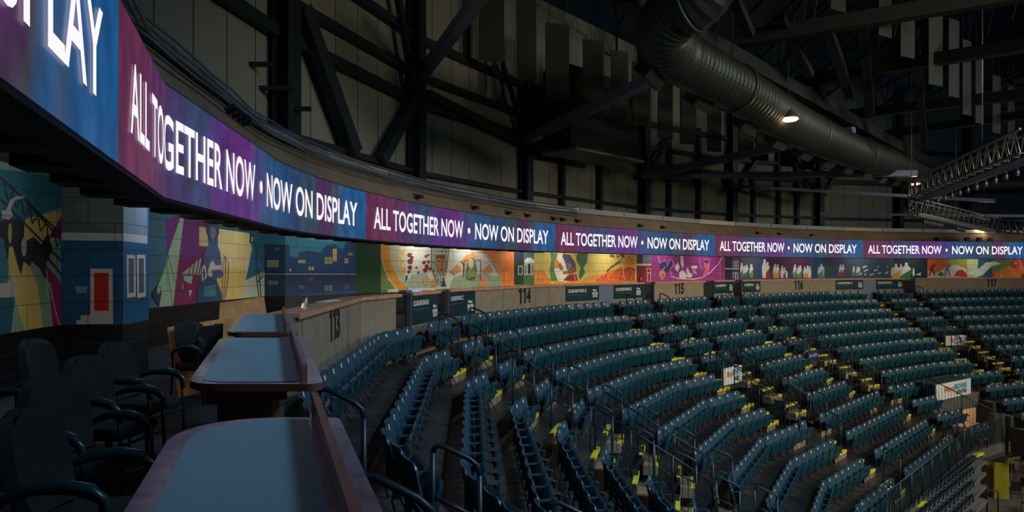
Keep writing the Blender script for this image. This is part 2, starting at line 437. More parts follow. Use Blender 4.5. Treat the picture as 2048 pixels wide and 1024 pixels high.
for p, d, k, w, sec, i, n in near:
    wk = round(w*50)/50
    if wk not in protos: protos[wk] = seat_meshes(wk)
    me = protos[wk]
    rz = math.atan2(-d.x, d.y)
    side = 'the near aisle' if i <= n//2 else 'the far aisle'
    j = i+1 if i <= n//2 else n-i
    if n <= 5 and k < 6: lab = 'dark blue seat %s, short row %s from top, %s from left' % (sec, WORDN[k], ORD[i+1])
    else: lab = 'dark blue seat %s, row %s from top, %s from %s' % (sec, WORDN[k], ORD[j], side)
    root = empty('stadium_seat', (p.x, p.y, ztread(k)), rz, lab, 'seat', 'tip-up seats in the stands')
    for nm in ('backrest', 'seat_pan', 'arm_frame'):
        o = bpy.data.objects.new(nm, me[nm]); COL.objects.link(o); o.parent = root
        if nm == 'backrest': o2 = bpy.data.objects.new('number_badge', me['number_badge']); COL.objects.link(o2); o2.parent = o
        if nm == 'arm_frame' and 3 <= k <= 5 and p.y < 12.5 and '113 wall' in sec: o2 = bpy.data.objects.new('cup_holder', me['cup_holder']); COL.objects.link(o2); o2.parent = o
# the distant remainder, one object
def lod(w):
    b = MB(); seat_back(b, w, 3, 0); seat_pan(b, w, 3, 1); seat_arm(b, w, 2, 1, 0); badge(b, 3, 3, 6)
    b.face([(-w/2, -.02, .36), (w/2, -.02, .36), (w/2, .1, .30), (-w/2, .1, .30)], 2); return b
big = MB(); base = lod(.56)
for p, d, k, w, sec, i, n in far:
    off = len(big.v); z0 = ztread(k); sx = w/.56
    for v in base.v:
        x, y, z = v[0]*sx, v[1], v[2]
        big.v.append((p.x+d.y*x+d.x*y, p.y-d.x*x+d.y*y, z0+z))
    big.f += [tuple(off+q for q in f) for f in base.f]; big.mi += base.mi; big.sm += base.sm; big.uv += base.uv
o = big.build('distant_stadium_seats', [M_seat, M_seat2, M_arm, M_badge])
tag(o, 'distant rows of dark blue tip-up seats filling the far stands below 115, 116 and 117', 'seats', None, 'stuff')
# ------------------------------------------------------------------ aisles: steps with yellow nosings, hand rails
def along(line, s):
    P, d = V2(line[0]), V2(line[1]).normalized(); h = Vector((-d.y, d.x)); return (tuple(P+h*s), tuple(d))
AISLES = [  # line, first row, last row, label
    (((-1.6, 4.9), (1.0, 0.0)), 1, 6, 'aisle steps beside the nearest table, left of the 113 seats'),
    (along(B113R, .90), 1, 8, 'aisle steps with yellow edges at the far end of the 113 seats'),
    (along(B114L, -.90), 1, 8, 'aisle steps with yellow edges at the near end of the 114 seats'),
    (along(B114R, .88), 1, 8, 'aisle steps with yellow edges at the far end of the 114 seats'),
    (along(B115L, -.88), 1, 8, 'aisle steps with yellow edges at the near end of the 115 seats'),
    (along(B115R, .88), 1, 8, 'aisle steps with yellow edges at the far end of the 115 seats'),
    (along(B116L, -.88), 1, 8, 'aisle steps with yellow edges at the near end of the 116 seats'),
    (along(B116R, .90), 1, 8, 'aisle steps with yellow edges at the far end of the 116 seats'),
    (along(B117L, -.90), 1, 8, 'aisle steps with yellow edges at the near end of the 117 seats'),
    (CB, 9, 11, 'lower aisle steps straight below the first vomitory stairwell'),
    (CE, 9, 11, 'lower aisle steps below the vomitory between 114 and 115'),
    (CF, 9, 11, 'lower aisle steps below the vomitory between 115 and 116'),
]
def nosing(mb, c, X, Y, w, m=0):
    mb.box(c+Vector((Y.x, Y.y, 0))*(-.045)+Vector((0, 0, .003)), (w, .10, .008), (X.x, X.y, 0), (Y.x, Y.y, 0), m=m)
    mb.box(c+Vector((Y.x, Y.y, 0))*.006+Vector((0, 0, -.035)), (w, .010, .08), (X.x, X.y, 0), (Y.x, Y.y, 0), m=m)
rail_no = 0
def handrail(base, Y, X, z0, z1, label, L=.50, h=1.17, drop=.20, r=.024):
    """hoop rail: base plan point of the upper post, Y towards the rink"""
    a = Vector((base.x, base.y, z0)); Y3 = Vector((Y.x, Y.y, 0)); c = .10
    root = empty('hand_rail', a, 0, label, 'handrail', 'hoop hand rails on the aisle steps')
    tl = Vector((0, 0, h)); tr = Y3*L+Vector((0, 0, h-drop)); br = Y3*L+Vector((0, 0, z1-z0))
    sl = (tr-tl).normalized()
    pts = [tl-Vector((0, 0, c)), tl+sl*.03-Vector((0, 0, .03)), tl+sl*c, tr-sl*c, tr-sl*.02-Vector((0, 0, .025)), tr-Vector((0, 0, c))]
    b = MB(); b.tube(pts, r, 8); b.build('top_rail', M_rail, root)
    for q0, q1 in ((Vector((0, 0, 0)), tl-Vector((0, 0, c))), (br, tr-Vector((0, 0, c)))):
        b = MB(); b.tube([q0, q1], r, 8); b.disc(q0+Vector((0, 0, .001)), (0, 0, 1), .06, 0, 12, .012); b.build('post', M_rail, root)
    b = MB(); b.tube([Vector((0, 0, h*.58)), Y3*L+Vector((0, 0, h*.58-drop))], r*.8, 8); b.build('mid_rail', M_rail, root)
names = ['left of the 113 seats', 'at the far end of the 113 seats', 'at the near end of the 114 seats', 'at the far end of the 114 seats', 'at the near end of the 115 seats', 'at the far end of the 115 seats', 'at the near end of the 116 seats', 'at the far end of the 116 seats', 'at the near end of the 117 seats', 'below the first vomitory', 'below the 114-115 vomitory', 'below the 115-116 vomitory']
for ai, (L, k0, k1, lab) in enumerate(AISLES):
    P0 = ROW[k0].at(srow(k0, L)); root = empty('aisle_stairs', (P0.x, P0.y, ztread(k0)), 0, lab, 'stairs', 'concrete aisle steps')
    org = Vector(root.location); wd = 1.0 if k0 < 9 else 1.15
    for k in range(k0, k1+1):
        e = R1.offset(-(orow(k)+.62)); t = e.hit(*L)
        if t is None: continue
        q = e.at(t); hd = e.tan(t); Y = Vector((hd.y, -hd.x)); X = hd
        zn = ztread(k+1)
        b = MB(); b.box(Vector((q.x+Y.x*.18, q.y+Y.y*.18, zn+.125))-org, (wd, .36, .25), (X.x, X.y, 0), (Y.x, Y.y, 0)); st = b.build('step', M_step, root)
        b = MB(); nosing(b, Vector((q.x+Y.x*.36, q.y+Y.y*.36, zn+.25))-org, X, Y, wd); b.build('yellow_nosing', M_yel, st)
        b = MB(); nosing(b, Vector((q.x, q.y, ztread(k)))-org, X, Y, wd); b.build('yellow_nosing', M_yel, st)
        if ai > 0 and not (k0 >= 9 and k % 2 == 0):
            bp = Vector((q.x, q.y))-Y*.15
            handrail(bp, Y, X, ztread(k), zn+.25 if k0 < 9 else zn+.25, 'hoop handrail %s, %s from top' % (names[ai], ORD[k-k0+1]))
for k in range(4):
    handrail(Vector((-1.75+1.04*k, 6.14-.03*k)), Vector((1, -.03)), Vector((0, 1)), ztread(k+1), ztread(k+2)+.25, 'thick dark hoop handrail beside the near end of the 113 seats, %s from top' % ORD[k+1], L=.42, drop=.2, r=.026)
for k in range(2):
    handrail(Vector((-.80+1.04*k, 3.56)), Vector((1, -.03)), Vector((0, 1)), ztread(k+1), ztread(k+2)+.25, 'dark hoop handrail right of the nearest club table, %s from top' % ORD[k+1], L=.40, drop=.2, r=.026)
# front edge nosings of row twelve and the guard rails
def guard(pts, label, h=1.05, post_every=1.5, spacing=.115, name='guard_rail', mid=False, pick=True):
    """pts: 3D base polyline"""
    pts = [Vector(p) for p in pts]; root = empty(name, pts[0], 0, label, 'railing', 'guard rails with pickets'); o = pts[0]; up = Vector((0, 0, h))
    b = MB(); b.tube([p-o+up for p in pts], .022, 8); b.build('top_rail', M_rail, root)
    b = MB(); b.tube([p-o+Vector((0, 0, .10)) for p in pts], .014, 6); b.build('bottom_rail', M_rail, root)
    pm = None
    for i in range(len(pts)-1):
        a, c = pts[i], pts[i+1]; L = (c-a).length; n = max(1, round(L/post_every))
        for j in range(n+1 if i == len(pts)-2 else n):
            q = a.lerp(c, j/n)-o; b = MB(); b.tube([q, q+up], .022, 6); b.build('post', M_rail, root)
        if pick:
            m = max(2, round(L/spacing))
            for j in range(1, m):
                q = a.lerp(c, j/m)-o
                b = MB(); b.beam(q+Vector((0, 0, .10)), q+up, .012, .012); b.build('picket', M_rail, root)
    return root
def pt_on(off, L, z):
    e = R1.offset(-off); p = e.at(e.hit(*L)); return Vector((p.x, p.y, z))
vn = ['the near vomitory between 113 and 114', 'the vomitory between 114 and 115', 'the vomitory between 115 and 116', 'the vomitory between 116 and 117']
for vi, (A, B) in enumerate(voms):
    sp = .14 if vi < 2 else .2
    for L, s in ((A, 'left'), (B, 'right')):
        guard([pt_on(orow(5)+.55, L, ztread(6)+.35), pt_on(orow(8)+.5, L, ztread(8)-.25)], 'sloping picket guard rail on the %s side of %s' % (s, vn[vi]), spacing=sp, h=1.15)
    guard([pt_on(orow(5)+.55, A, ztread(5)), pt_on(orow(5)+.55, B, ztread(5))], 'level guard rail across the back of %s' % vn[vi], spacing=sp)
# ------------------------------------------------------------------ lettering
_gc = {}
def glyphs(s, bold=0):
    if (s, bold) in _gc: return _gc[(s, bold)]
    cu = bpy.data.curves.new('t', 'FONT'); cu.body = s; cu.size = 1; cu.offset = bold; cu.resolution_u = 4
    ob = bpy.data.objects.new('t', cu); COL.objects.link(ob)
    bpy.context.view_layer.update()
    me = ob.evaluated_get(bpy.context.evaluated_depsgraph_get()).to_mesh()
    v = [(p.co.x, p.co.y) for p in me.vertices]; f = [tuple(p.vertices) for p in me.polygons]
    ob.evaluated_get(bpy.context.evaluated_depsgraph_get()).to_mesh_clear()
    bpy.data.objects.remove(ob); bpy.data.curves.remove(cu)
    x0, x1 = min(a[0] for a in v), max(a[0] for a in v); y0, y1 = min(a[1] for a in v), max(a[1] for a in v)
    v = [((a-x0)/(x1-x0), (b-y0)/(y1-y0)) for a, b in v]
    _gc[(s, bold)] = (v, f); return v, f
def text_on(mb, s, fn, u0, u1, z0, z1, m=0, bold=0):
    v, f = glyphs(s, bold); b = len(mb.v)
    mb.v += [tuple(fn(u0+(u1-u0)*a, z0+(z1-z0)*c)) for a, c in v]
    for q in f: mb.f.append(tuple(b+i for i in q)); mb.mi.append(m); mb.sm.append(False); mb.uv.append(None)
def on_path(path, off):
    def fn(s, z):
        p = path.at(s); o = path.out(s); return (p.x+o.x*off, p.y+o.y*off, z)
    return fn
# ------------------------------------------------------------------ ribbon display
ZL0, ZL1 = EYE+.68, EYE+1.76
def led_mat():
    m = bpy.data.materials.new('led_screen'); m.use_nodes = True; nt = m.node_tree; b = nt.nodes['Principled BSDF']
    b.inputs['Base Color'].default_value = (.01, .01, .012, 1); b.inputs['Roughness'].default_value = .5
    uv = nt.nodes.new('ShaderNodeUVMap'); sx = nt.nodes.new('ShaderNodeSeparateXYZ'); nt.links.new(uv.outputs[0], sx.inputs[0])
    mp = nt.nodes.new('ShaderNodeMapping'); mp.inputs['Scale'].default_value = (26, 1.3, 1); nt.links.new(uv.outputs[0], mp.inputs[0])
    n = nt.nodes.new('ShaderNodeTexNoise'); n.inputs['Scale'].default_value = 1; n.inputs['Detail'].default_value = 3; nt.links.new(mp.outputs[0], n.inputs['Vector'])
    a = nt.nodes.new('ShaderNodeMath'); a.operation = 'MULTIPLY_ADD'; a.inputs[1].default_value = .22; nt.links.new(n.outputs['Fac'], a.inputs[0])
    s2 = nt.nodes.new('ShaderNodeMath'); s2.operation = 'ADD'; s2.inputs[1].default_value = -.11; nt.links.new(sx.outputs[0], s2.inputs[0]); nt.links.new(s2.outputs[0], a.inputs[2])
    r = nt.nodes.new('ShaderNodeValToRGB'); cr = r.color_ramp
    stops = [(0, (110, 45, 80)), (.10, (112, 50, 92)), (.20, (82, 58, 108)), (.27, (60, 78, 120)), (.34, (92, 56, 132)), (.44, (108, 46, 130)), (.52, (60, 84, 136)), (.60, (30, 85, 125)), (.68, (45, 70, 120)), (.74, (50, 80, 95)), (.80, (85, 40, 95)), (.85, (75, 75, 85)), (.91, (40, 95, 150)), (1, (22, 95, 155))]
    while len(cr.elements) < len(stops): cr.elements.new(.5)
    for e, (p, c) in zip(cr.elements, stops): e.position = p; e.color = (*srgb(*c), 1)
    nt.links.new(a.outputs[0], r.inputs[0])
    mp2 = nt.nodes.new('ShaderNodeMapping'); mp2.inputs['Scale'].default_value = (40, 2.2, 1); mp2.inputs['Location'].default_value = (7, 3, 0); nt.links.new(uv.outputs[0], mp2.inputs[0])
    n2 = nt.nodes.new('ShaderNodeTexNoise'); n2.inputs['Scale'].default_value = 1; nt.links.new(mp2.outputs[0], n2.inputs['Vector'])
    mr = nt.nodes.new('ShaderNodeMapRange'); mr.inputs[1].default_value = .3; mr.inputs[2].default_value = .7; mr.inputs[3].default_value = .46; mr.inputs[4].default_value = .86; nt.links.new(n2.outputs['Fac'], mr.inputs[0])
    nt.links.new(r.outputs[0], b.inputs['Emission Color']); nt.links.new(mr.outputs[0], b.inputs['Emission Strength'])
    return m
M_led = led_mat()
M_ledtext = mat('led_white', (.02, .02, .02), .5, emit=(1.0, .90, 1.0), es=1.05)
seams = [LED.ray(x) for x in (237, 732, 1110, 1430, 1726)]
Lseg = sum(seams[i+1]-seams[i] for i in range(1, 4))/3
seams = [seams[0]-Lseg]+seams+[min(seams[-1]+Lseg*1.05, LED.S[-1]-.05)]
led = empty('ribbon_display', (LED.at(seams[1]).x, LED.at(seams[1]).y, ZL0), 0, 'long curved electronic ribbon display wrapping the stands above the murals', 'display')
for i in range(len(seams)-1):
    a, c = seams[i], seams[i+1]; b = MB(); n = max(10, int((c-a)/.45)); pts = LED.subn(a, c)
    ss = [a+(c-a)*j/n for j in range(n+1)]; ss = sorted(set(ss+[s for s in LED.S if a+.01 < s < c-.01]))
    P = [LED.at(s) for s in ss]
    for j in range(len(ss)-1):
        u0, u1 = (ss[j]-a)/(c-a), (ss[j+1]-a)/(c-a)
        b.face([p3(P[j], ZL0), p3(P[j+1], ZL0), p3(P[j+1], ZL1), p3(P[j], ZL1)], 0, False, [(u0, 0), (u1, 0), (u1, 1), (u0, 1)])
    o = b.build('screen_section', M_led); rez(o, led)
    fn = on_path(LED, -.012); t = MB(); L = c-a; h = ZL1-ZL0
    f0, f1 = ZL0+h*.245, ZL0+h*.735
    text_on(t, 'ALL TOGETHER NOW', fn, a+L*.032, a+L*.472, f0, f1, 0, .013)
    text_on(t, 'NOW ON DISPLAY', fn, a+L*.535, a+L*.958, f0, f1, 0, .013)
    ring = [fn(a+L*.502+.082*math.cos(q), ZL0+h*.48+.095*math.sin(q)) for q in [2*math.pi*k/18 for k in range(18)]]
    t.face(ring); o2 = t.build('lettering', M_ledtext); rez(o2, led)
hb = MB(); hb.sweep(LED.subn(seams[0]-.5, seams[-1]), [(.012, ZL0-.03), (.30, ZL0-.03), (.30, ZL1+.02), (.012, ZL1+.02)]); o = hb.build('cabinet', M_black); rez(o, led)
s = seams[0]+4.0
while s < seams[3]:
    p, ot, tn = LED.at(s), LED.out(s), LED.tan(s); b = MB()
    b.box((p.x+ot.x*.40, p.y+ot.y*.40, ZL0+.0), (.34, .34, .10), (tn.x, tn.y, 0), (ot.x, ot.y, 0))
    o = b.build('bracket', M_black); rez(o, led); s += .85
# ------------------------------------------------------------------ club level shell
CEIL = 3.1
b = MB(); mp_ = [V2(a) for a in MUR]
lp = [p for p in LED.offset(.3).p if p.y > -8]
wl = [p for p in WALL.p]
b.face([p3(p, 0) for p in [V2((8.3, -8))]+wl[1:-1]+[V2((45, 49.5))]]+[p3(p, 0) for p in reversed(mp_)]+[(-5.1, -8, 0)])
b.build('floor', mat('club_carpet', (.012, .012, .016), .95))['kind'] = 'structure'
b = MB(); b.face([p3(p, CEIL) for p in LED.offset(1.2).p if p.y > -8]+[p3(p, CEIL) for p in reversed(mp_)]+[(-5.1, -8, CEIL)])
b.sweep(LED.subn(0, LED.S[-1]), [(.30, ZL0+.06), (.9, CEIL-.15), (1.2, CEIL)], closed=False)
b.build('ceiling', M_ceil)['kind'] = 'structure'
b = MB()
for i in range(len(MUR)-1):
    a, c = mp_[i], mp_[i+1]; d = (c-a).normalized(); o = Vector((-d.y, d.x))
    b.face([p3(a, 0), p3(c, 0), p3(c, CEIL), p3(a, CEIL)])
    for zz in (.28, .56): b.face([p3(a-o*.004, zz), p3(c-o*.004, zz), p3(c-o*.004, zz+.006), p3(a-o*.004, zz+.006)], 1)
a = mp_[0]; b.face([p3(V2((-5.1, -8)), 0), p3(a, 0), p3(a, CEIL), p3(V2((-5.1, -8)), CEIL)])
b.build('wall_club', [mat('black_block_paint', (.008, .009, .011), .35, bump=.15, bscale=25), mat('block_joint', (.05, .055, .06), .5)])['kind'] = 'structure'
# tan bulkhead above the display, slab behind it
b = MB(); b.sweep(LED.subn(0, LED.S[-1]), [(.30, ZL1-.02), (.10, ZL1+.02), (.13, ZL1+.12), (.28, ZL1+.32), (.36, ZL1+.50), (.40, ZL1+.56), (1.1, ZL1+.56)], closed=False, smooth=True)
b.build('wall_bulkhead', M_fascia)['kind'] = 'structure'
EXT = Path([(-6.0, -8), (-8.9, 8), (-6.9, 19.7), (-4.0, 28), (.1, 34.6), (8.1, 44), (15.5, 49.5), (23, 52.5), (35, 56), (52, 58.5), (75, 59)])
def panel_mat():
    m = bpy.data.materials.new('insulated_wall_panel'); m.use_nodes = True; nt = m.node_tree; bb = nt.nodes['Principled BSDF']; bb.inputs['Roughness'].default_value = .6
    uv = nt.nodes.new('ShaderNodeUVMap'); br = nt.nodes.new('ShaderNodeTexBrick'); br.offset = 0
    br.inputs['Scale'].default_value = 1; br.inputs['Brick Width'].default_value = 1.36; br.inputs['Row Height'].default_value = 60; br.inputs['Mortar Size'].default_value = .022
    br.inputs['Color1'].default_value = (.17, .17, .13, 1); br.inputs['Color2'].default_value = (.15, .152, .12, 1); br.inputs['Mortar'].default_value = (.012, .013, .012, 1)
    nt.links.new(uv.outputs[0], br.inputs['Vector']); nt.links.new(br.outputs['Color'], bb.inputs['Base Color']); return m
b = MB()
for i in range(EXT.n-1):
    p, q = EXT.p[i], EXT.p[i+1]; u0, u1 = EXT.S[i], EXT.S[i+1]
    b.face([p3(p, 3.9), p3(q, 3.9), p3(q, 16), p3(p, 16)], 0, False, [(u0, .2), (u1, .2), (u1, 12.3), (u0, 12.3)])
b.build('wall_outer', panel_mat())['kind'] = 'structure'
b = MB(); b.face([p3(p, ZL1+.55) for p in LED.offset(.9).p if p.y > -8]+[p3(p, ZL1+.55) for p in reversed(EXT.p[:-1])])
b.build('floor', M_black)['kind'] = 'structure'
# cable tray rail and conduits along the bulkhead top
s = seams[0]-2; i = 0
tr = empty('cable_tray', (LED.at(seams[1]).x, LED.at(seams[1]).y, ZL1+.6), 0, 'grey steel cable tray running along the top of the tan bulkhead', 'cable tray')
while s < LED.S[-1]-3.2:
    b = MB(); L = 3.1; b.sweep(LED.subn(s, s+L-.02), [(.42, ZL1+.60), (.50, ZL1+.60), (.50, ZL1+.80), (.42, ZL1+.80)]); b.sweep(LED.subn(s, s+L-.02), [(.36, ZL1+.58), (.50, ZL1+.58), (.50, ZL1+.60), (.36, ZL1+.60)])
    b.box((*(LED.at(s+.05)+LED.out(s+.05)*.41), ZL1+.70), (.05, .04, .12), (LED.tan(s).x, LED.tan(s).y, 0), (LED.out(s).x, LED.out(s).y, 0))
    o = b.build('tray_section', M_tray if i % 4 else mat('tan_tray', (.34, .30, .25), .5)); rez(o, tr); s += L; i += 1
for j, (of, z, r) in enumerate(((.30, ZL1+.60, .022), (.22, ZL1+.55, .022), (.33, ZL1+.70, .018), (.13, ZL1+.47, .020), (.36, ZL1+.80, .018))):
    pts = [p3(p+o*of, z+.012*math.sin(k*1.7+j)) for k, (p, o) in enumerate(LED.subn(seams[0]-2, seams[3]+2))]
    b = MB(); b.tube(pts, r, 6)
    o = b.build('conduit', mat('grey_conduit', (.20, .21, .22), .3, .7), None, None)
    tag(o, ['upper thin grey conduit in front of the cable tray', 'second grey conduit below the cable tray', 'grey conduit touching the middle of the cable tray', 'lowest grey conduit along the tan bulkhead', 'topmost grey conduit level with the tray edge'][j], 'conduit', 'conduits along the bulkhead')
for j, x in enumerate((345, 372, 402, 430, 456)):
    pass
s0_ = LED.ray(500)
b = MB()
for j in range(4):
    p, ot, tn = LED.at(s0_+j*.26), LED.out(s0_), LED.tan(s0_); b.box((p.x+ot.x*.24, p.y+ot.y*.24, ZL1+.44), (.10, .10, .12), (tn.x, tn.y, 0), (ot.x, ot.y, 0))
tag(b.build('junction_boxes', M_black), 'row of small black junction boxes on the tan bulkhead', 'electrical box')
for j, x in enumerate((843, 955, 1022, 1060, 1112, 1130, 1160, 1285, 1330, 1520, 1563, 1627, 1878, 1937, 1960, 1982)):
    s_ = LED.ray(x); p, ot, tn = LED.at(s_), LED.out(s_), LED.tan(s_); b = MB(); hh = .09 if x < 1800 else .26
    b.box((0, 0, 0), (.22 if x < 1800 else .30, .14, hh), (tn.x, tn.y, 0), (ot.x, ot.y, 0)); b.beam((0, 0, 0), (ot.x*.2, ot.y*.2, .1), .03, .03)
    tag(b.build('camera_box', M_black, None, (p.x+ot.x*.06, p.y+ot.y*.06, ZL1+(.22 if x < 1800 else .15))), 'small black box fixed to the bulkhead above the %s display panel, %s along' % (['second', 'third', 'third', 'third', 'third', 'fourth', 'fourth', 'fourth', 'fourth', 'fifth', 'fifth', 'fifth', 'last', 'last', 'last', 'last'][j], ORD[j+1]), 'box', 'small black boxes on the bulkhead')
# ------------------------------------------------------------------ stand back wall, ledges, section numbers and club signs
ZT1 = ztread(1); ZLEDGE = 1.10
def wall_piece(x0, x1, m, name='wall_stand', s0=None, s1=None, z1=ZLEDGE-.05):
    a = WALL.ray(x0) if s0 is None else s0; c = WALL.ray(x1) if s1 is None else s1
    b = MB(); b.sweep(WALL.subn(a, c), [(0, ZT1), (.14, ZT1), (.14, z1), (0, z1)])
    o = b.build(name, m); o['kind'] = 'structure'; return a, c
def ledge(x0, x1, label, s0=None, s1=None, w=.42, m=None):
    a = WALL.ray(x0) if s0 is None else s0; c = WALL.ray(x1) if s1 is None else s1
    P = WALL.at(a); root = empty('counter_ledge', (P.x, P.y, ZLEDGE-.06), 0, label, 'ledge', 'wooden ledges along the stand back wall')
    b = MB(); b.sweep(WALL.subn(a, c), [(-.05, ZLEDGE-.05), (w, ZLEDGE-.05), (w, ZLEDGE), (-.05, ZLEDGE)]); rez(b.build('top_board', m or M_wood), root)
    b = MB(); b.sweep(WALL.subn(a+.01, c-.01), [(-.062, ZLEDGE-.075), (-.05, ZLEDGE-.075), (-.05, ZLEDGE+.004), (-.062, ZLEDGE+.004)]); rez(b.build('front_trim', M_wood), root)
sA = WALL.hit((-3.03, 9.1), (.95, .1))
e_ = WALL.ray(2047); 
wall_piece(0, 792, M_beige, s0=sA, s1=WALL.ray(792))
b = MB()
for x in (604, 696, 720):
    s = WALL.ray(x); p = WALL.at(s); o = WALL.out(s); b.box((p.x-o.x*.004, p.y-o.y*.004, .27), (.012, .006, 1.5), (WALL.tan(s).x, WALL.tan(s).y, 0), (o.x, o.y, 0))
for x in (1006, 1042, 1070, 1098):
    s = WALL.ray(x); p = WALL.at(s); o = WALL.out(s); b.box((p.x-o.x*.004, p.y-o.y*.004, .27), (.02, .006, 1.5), (WALL.tan(s).x, WALL.tan(s).y, 0), (o.x, o.y, 0))
tj = b.build('trim_1', mat('panel_joint', (.09, .075, .055), .7)); tj['kind'] = 'structure'
for x0, x1, m in ((820, 876, M_beige), (896, 1197, M_beige), (1197, 1226, M_grey), (1226, 1284, M_beige), (1308, 1407, M_beige), (1407, 1427, M_black), (1427, 1467, M_beige), (1484, 1727, M_beige), (1727, 1751, M_grey), (1751, 1806, M_beige)):
    wall_piece(x0, x1, m)
wall_piece(0, 0, M_beige, s0=WALL.ray(1831), s1=WALL.S[-1]-.5)
ledge(0, 800, 'wooden ledge on top of the 113 wall with papers on it', s0=sA, s1=WALL.ray(800))
ledge(822, 879, 'short wooden ledge above the CLUB SEATING B sign')
ledge(897, 1197, 'long wooden ledge on top of the 114 wall')
ledge(1197, 1287, 'wooden ledge above the CLUB SEATING E sign')
ledge(1308, 1410, 'wooden ledge on top of the 115 wall')
ledge(1427, 1468, 'short wooden ledge above the CLUB SEATING F sign')
ledge(1484, 1751, 'wooden ledge on top of the 116 wall')
ledge(1751, 1808, 'short wooden ledge above the CLUB SEATING I sign')
ledge(0, 0, 'wooden ledge on top of the 117 wall', s0=WALL.ray(1831), s1=WALL.S[-1]-.5)
for num, x in (('113', 669), ('114', 1049), ('115', 1358), ('116', 1597), ('117', 1983)):
    s = WALL.ray(x); b = MB(); fn = on_path(WALL, -.008); z0, z1 = EYE-1.22, EYE-.68; u = s-.46
    for ch in num:
        if ch == '1':
            P1 = [(.10, 0), (.21, 0), (.21, 1), (.13, 1), (.0, .86), (.0, .72), (.10, .78)]
            b.face([fn(u+.02+a*1.05, z0+(z1-z0)*c) for a, c in P1]); u += .31
        else: text_on(b, ch, fn, u, u+.30, z0, z1, 0, .045); u += .31
    P = WALL.at(s); root = b.build('section_number', M_ink); 
    L = Vector((P.x, P.y, EYE-1.22))
    for v in root.data.vertices: v.co -= L
    root.location = L; tag(root, 'black painted section number %s on the tan wall' % num, 'number', 'section numbers')
def club_sign(x0, x1, letter, zb=None):
    a, c = WALL.ray(x0), WALL.ray(x1); P = WALL.at(a); zt = ZLEDGE-.08; zb = EYE-(1.42 if letter in 'BC' else 1.28)
    root = empty('club_sign', (P.x, P.y, zb), 0, 'dark teal sign reading CLUB SEATING %s on the stand wall' % letter, 'sign', 'dark club seating signs')
    b = MB(); b.sweep(WALL.subn(a, c), [(-.03, zb), (-.005, zb), (-.005, zt), (-.03, zt)]); rez(b.build('panel', M_teal), root)
    fn = on_path(WALL, -.034); L = c-a; w = min(L*.55, 1.25)
    b = MB(); text_on(b, 'CLUB SEATING '+letter, fn, a+.12, a+.12+w, zt-.26, zt-.13, 0, .03)
    b.face([fn(a+.12, zt-.36), fn(a+.12+w, zt-.36), fn(a+.12+w, zt-.352), fn(a+.12, zt-.352)], 1)
    rez(b.build('lettering', [M_cream, M_tray]), root)
    b = MB(); g = min(.36, L*.2); u = c-.10-g
    text_on(b, 'Mary', fn, u+.04, u+g-.06, zb+.34, zb+.46, 0, .04); text_on(b, 'BROWNS', fn, u, u+g, zb+.22, zb+.33, 0, .04); text_on(b, 'CENTRE', fn, u+.02, u+g-.02, zb+.12, zb+.21, 0, .04)
    rez(b.build('logo', M_cream), root)
for a in ((820.5, 875, 'B', EYE-1.70), (897, 949, 'C', EYE-1.65), (1131, 1197, 'D', EYE-1.55), (1227, 1283, 'E', EYE-1.52), (1428, 1466, 'F', EYE-1.45), (1485, 1520, 'G', EYE-1.45), (1671, 1726, 'H', EYE-1.45), (1752, 1805, 'I', EYE-1.5)): club_sign(*a)
for j, x in enumerate((818, 894, 1306, 1426, 1482, 1829)):
    s = WALL.ray(x); p = WALL.at(s); b = MB(); b.box((0, 0, (ZLEDGE-ZT1)/2), (.07, .12, ZLEDGE-ZT1), (WALL.tan(s).x, WALL.tan(s).y, 0), (WALL.out(s).x, WALL.out(s).y, 0))
    tag(b.build('gate_post', mat('grey_post', (.10, .10, .12), .4, .3), None, (p.x, p.y, ZT1)), 'thin grey post at the wall opening %s' % ['left of the CLUB SEATING B sign', 'left of the CLUB SEATING C sign', 'right of the red extinguisher', 'left of the CLUB SEATING F sign', 'left of the CLUB SEATING G sign', 'left of the 117 wall'][j], 'post')
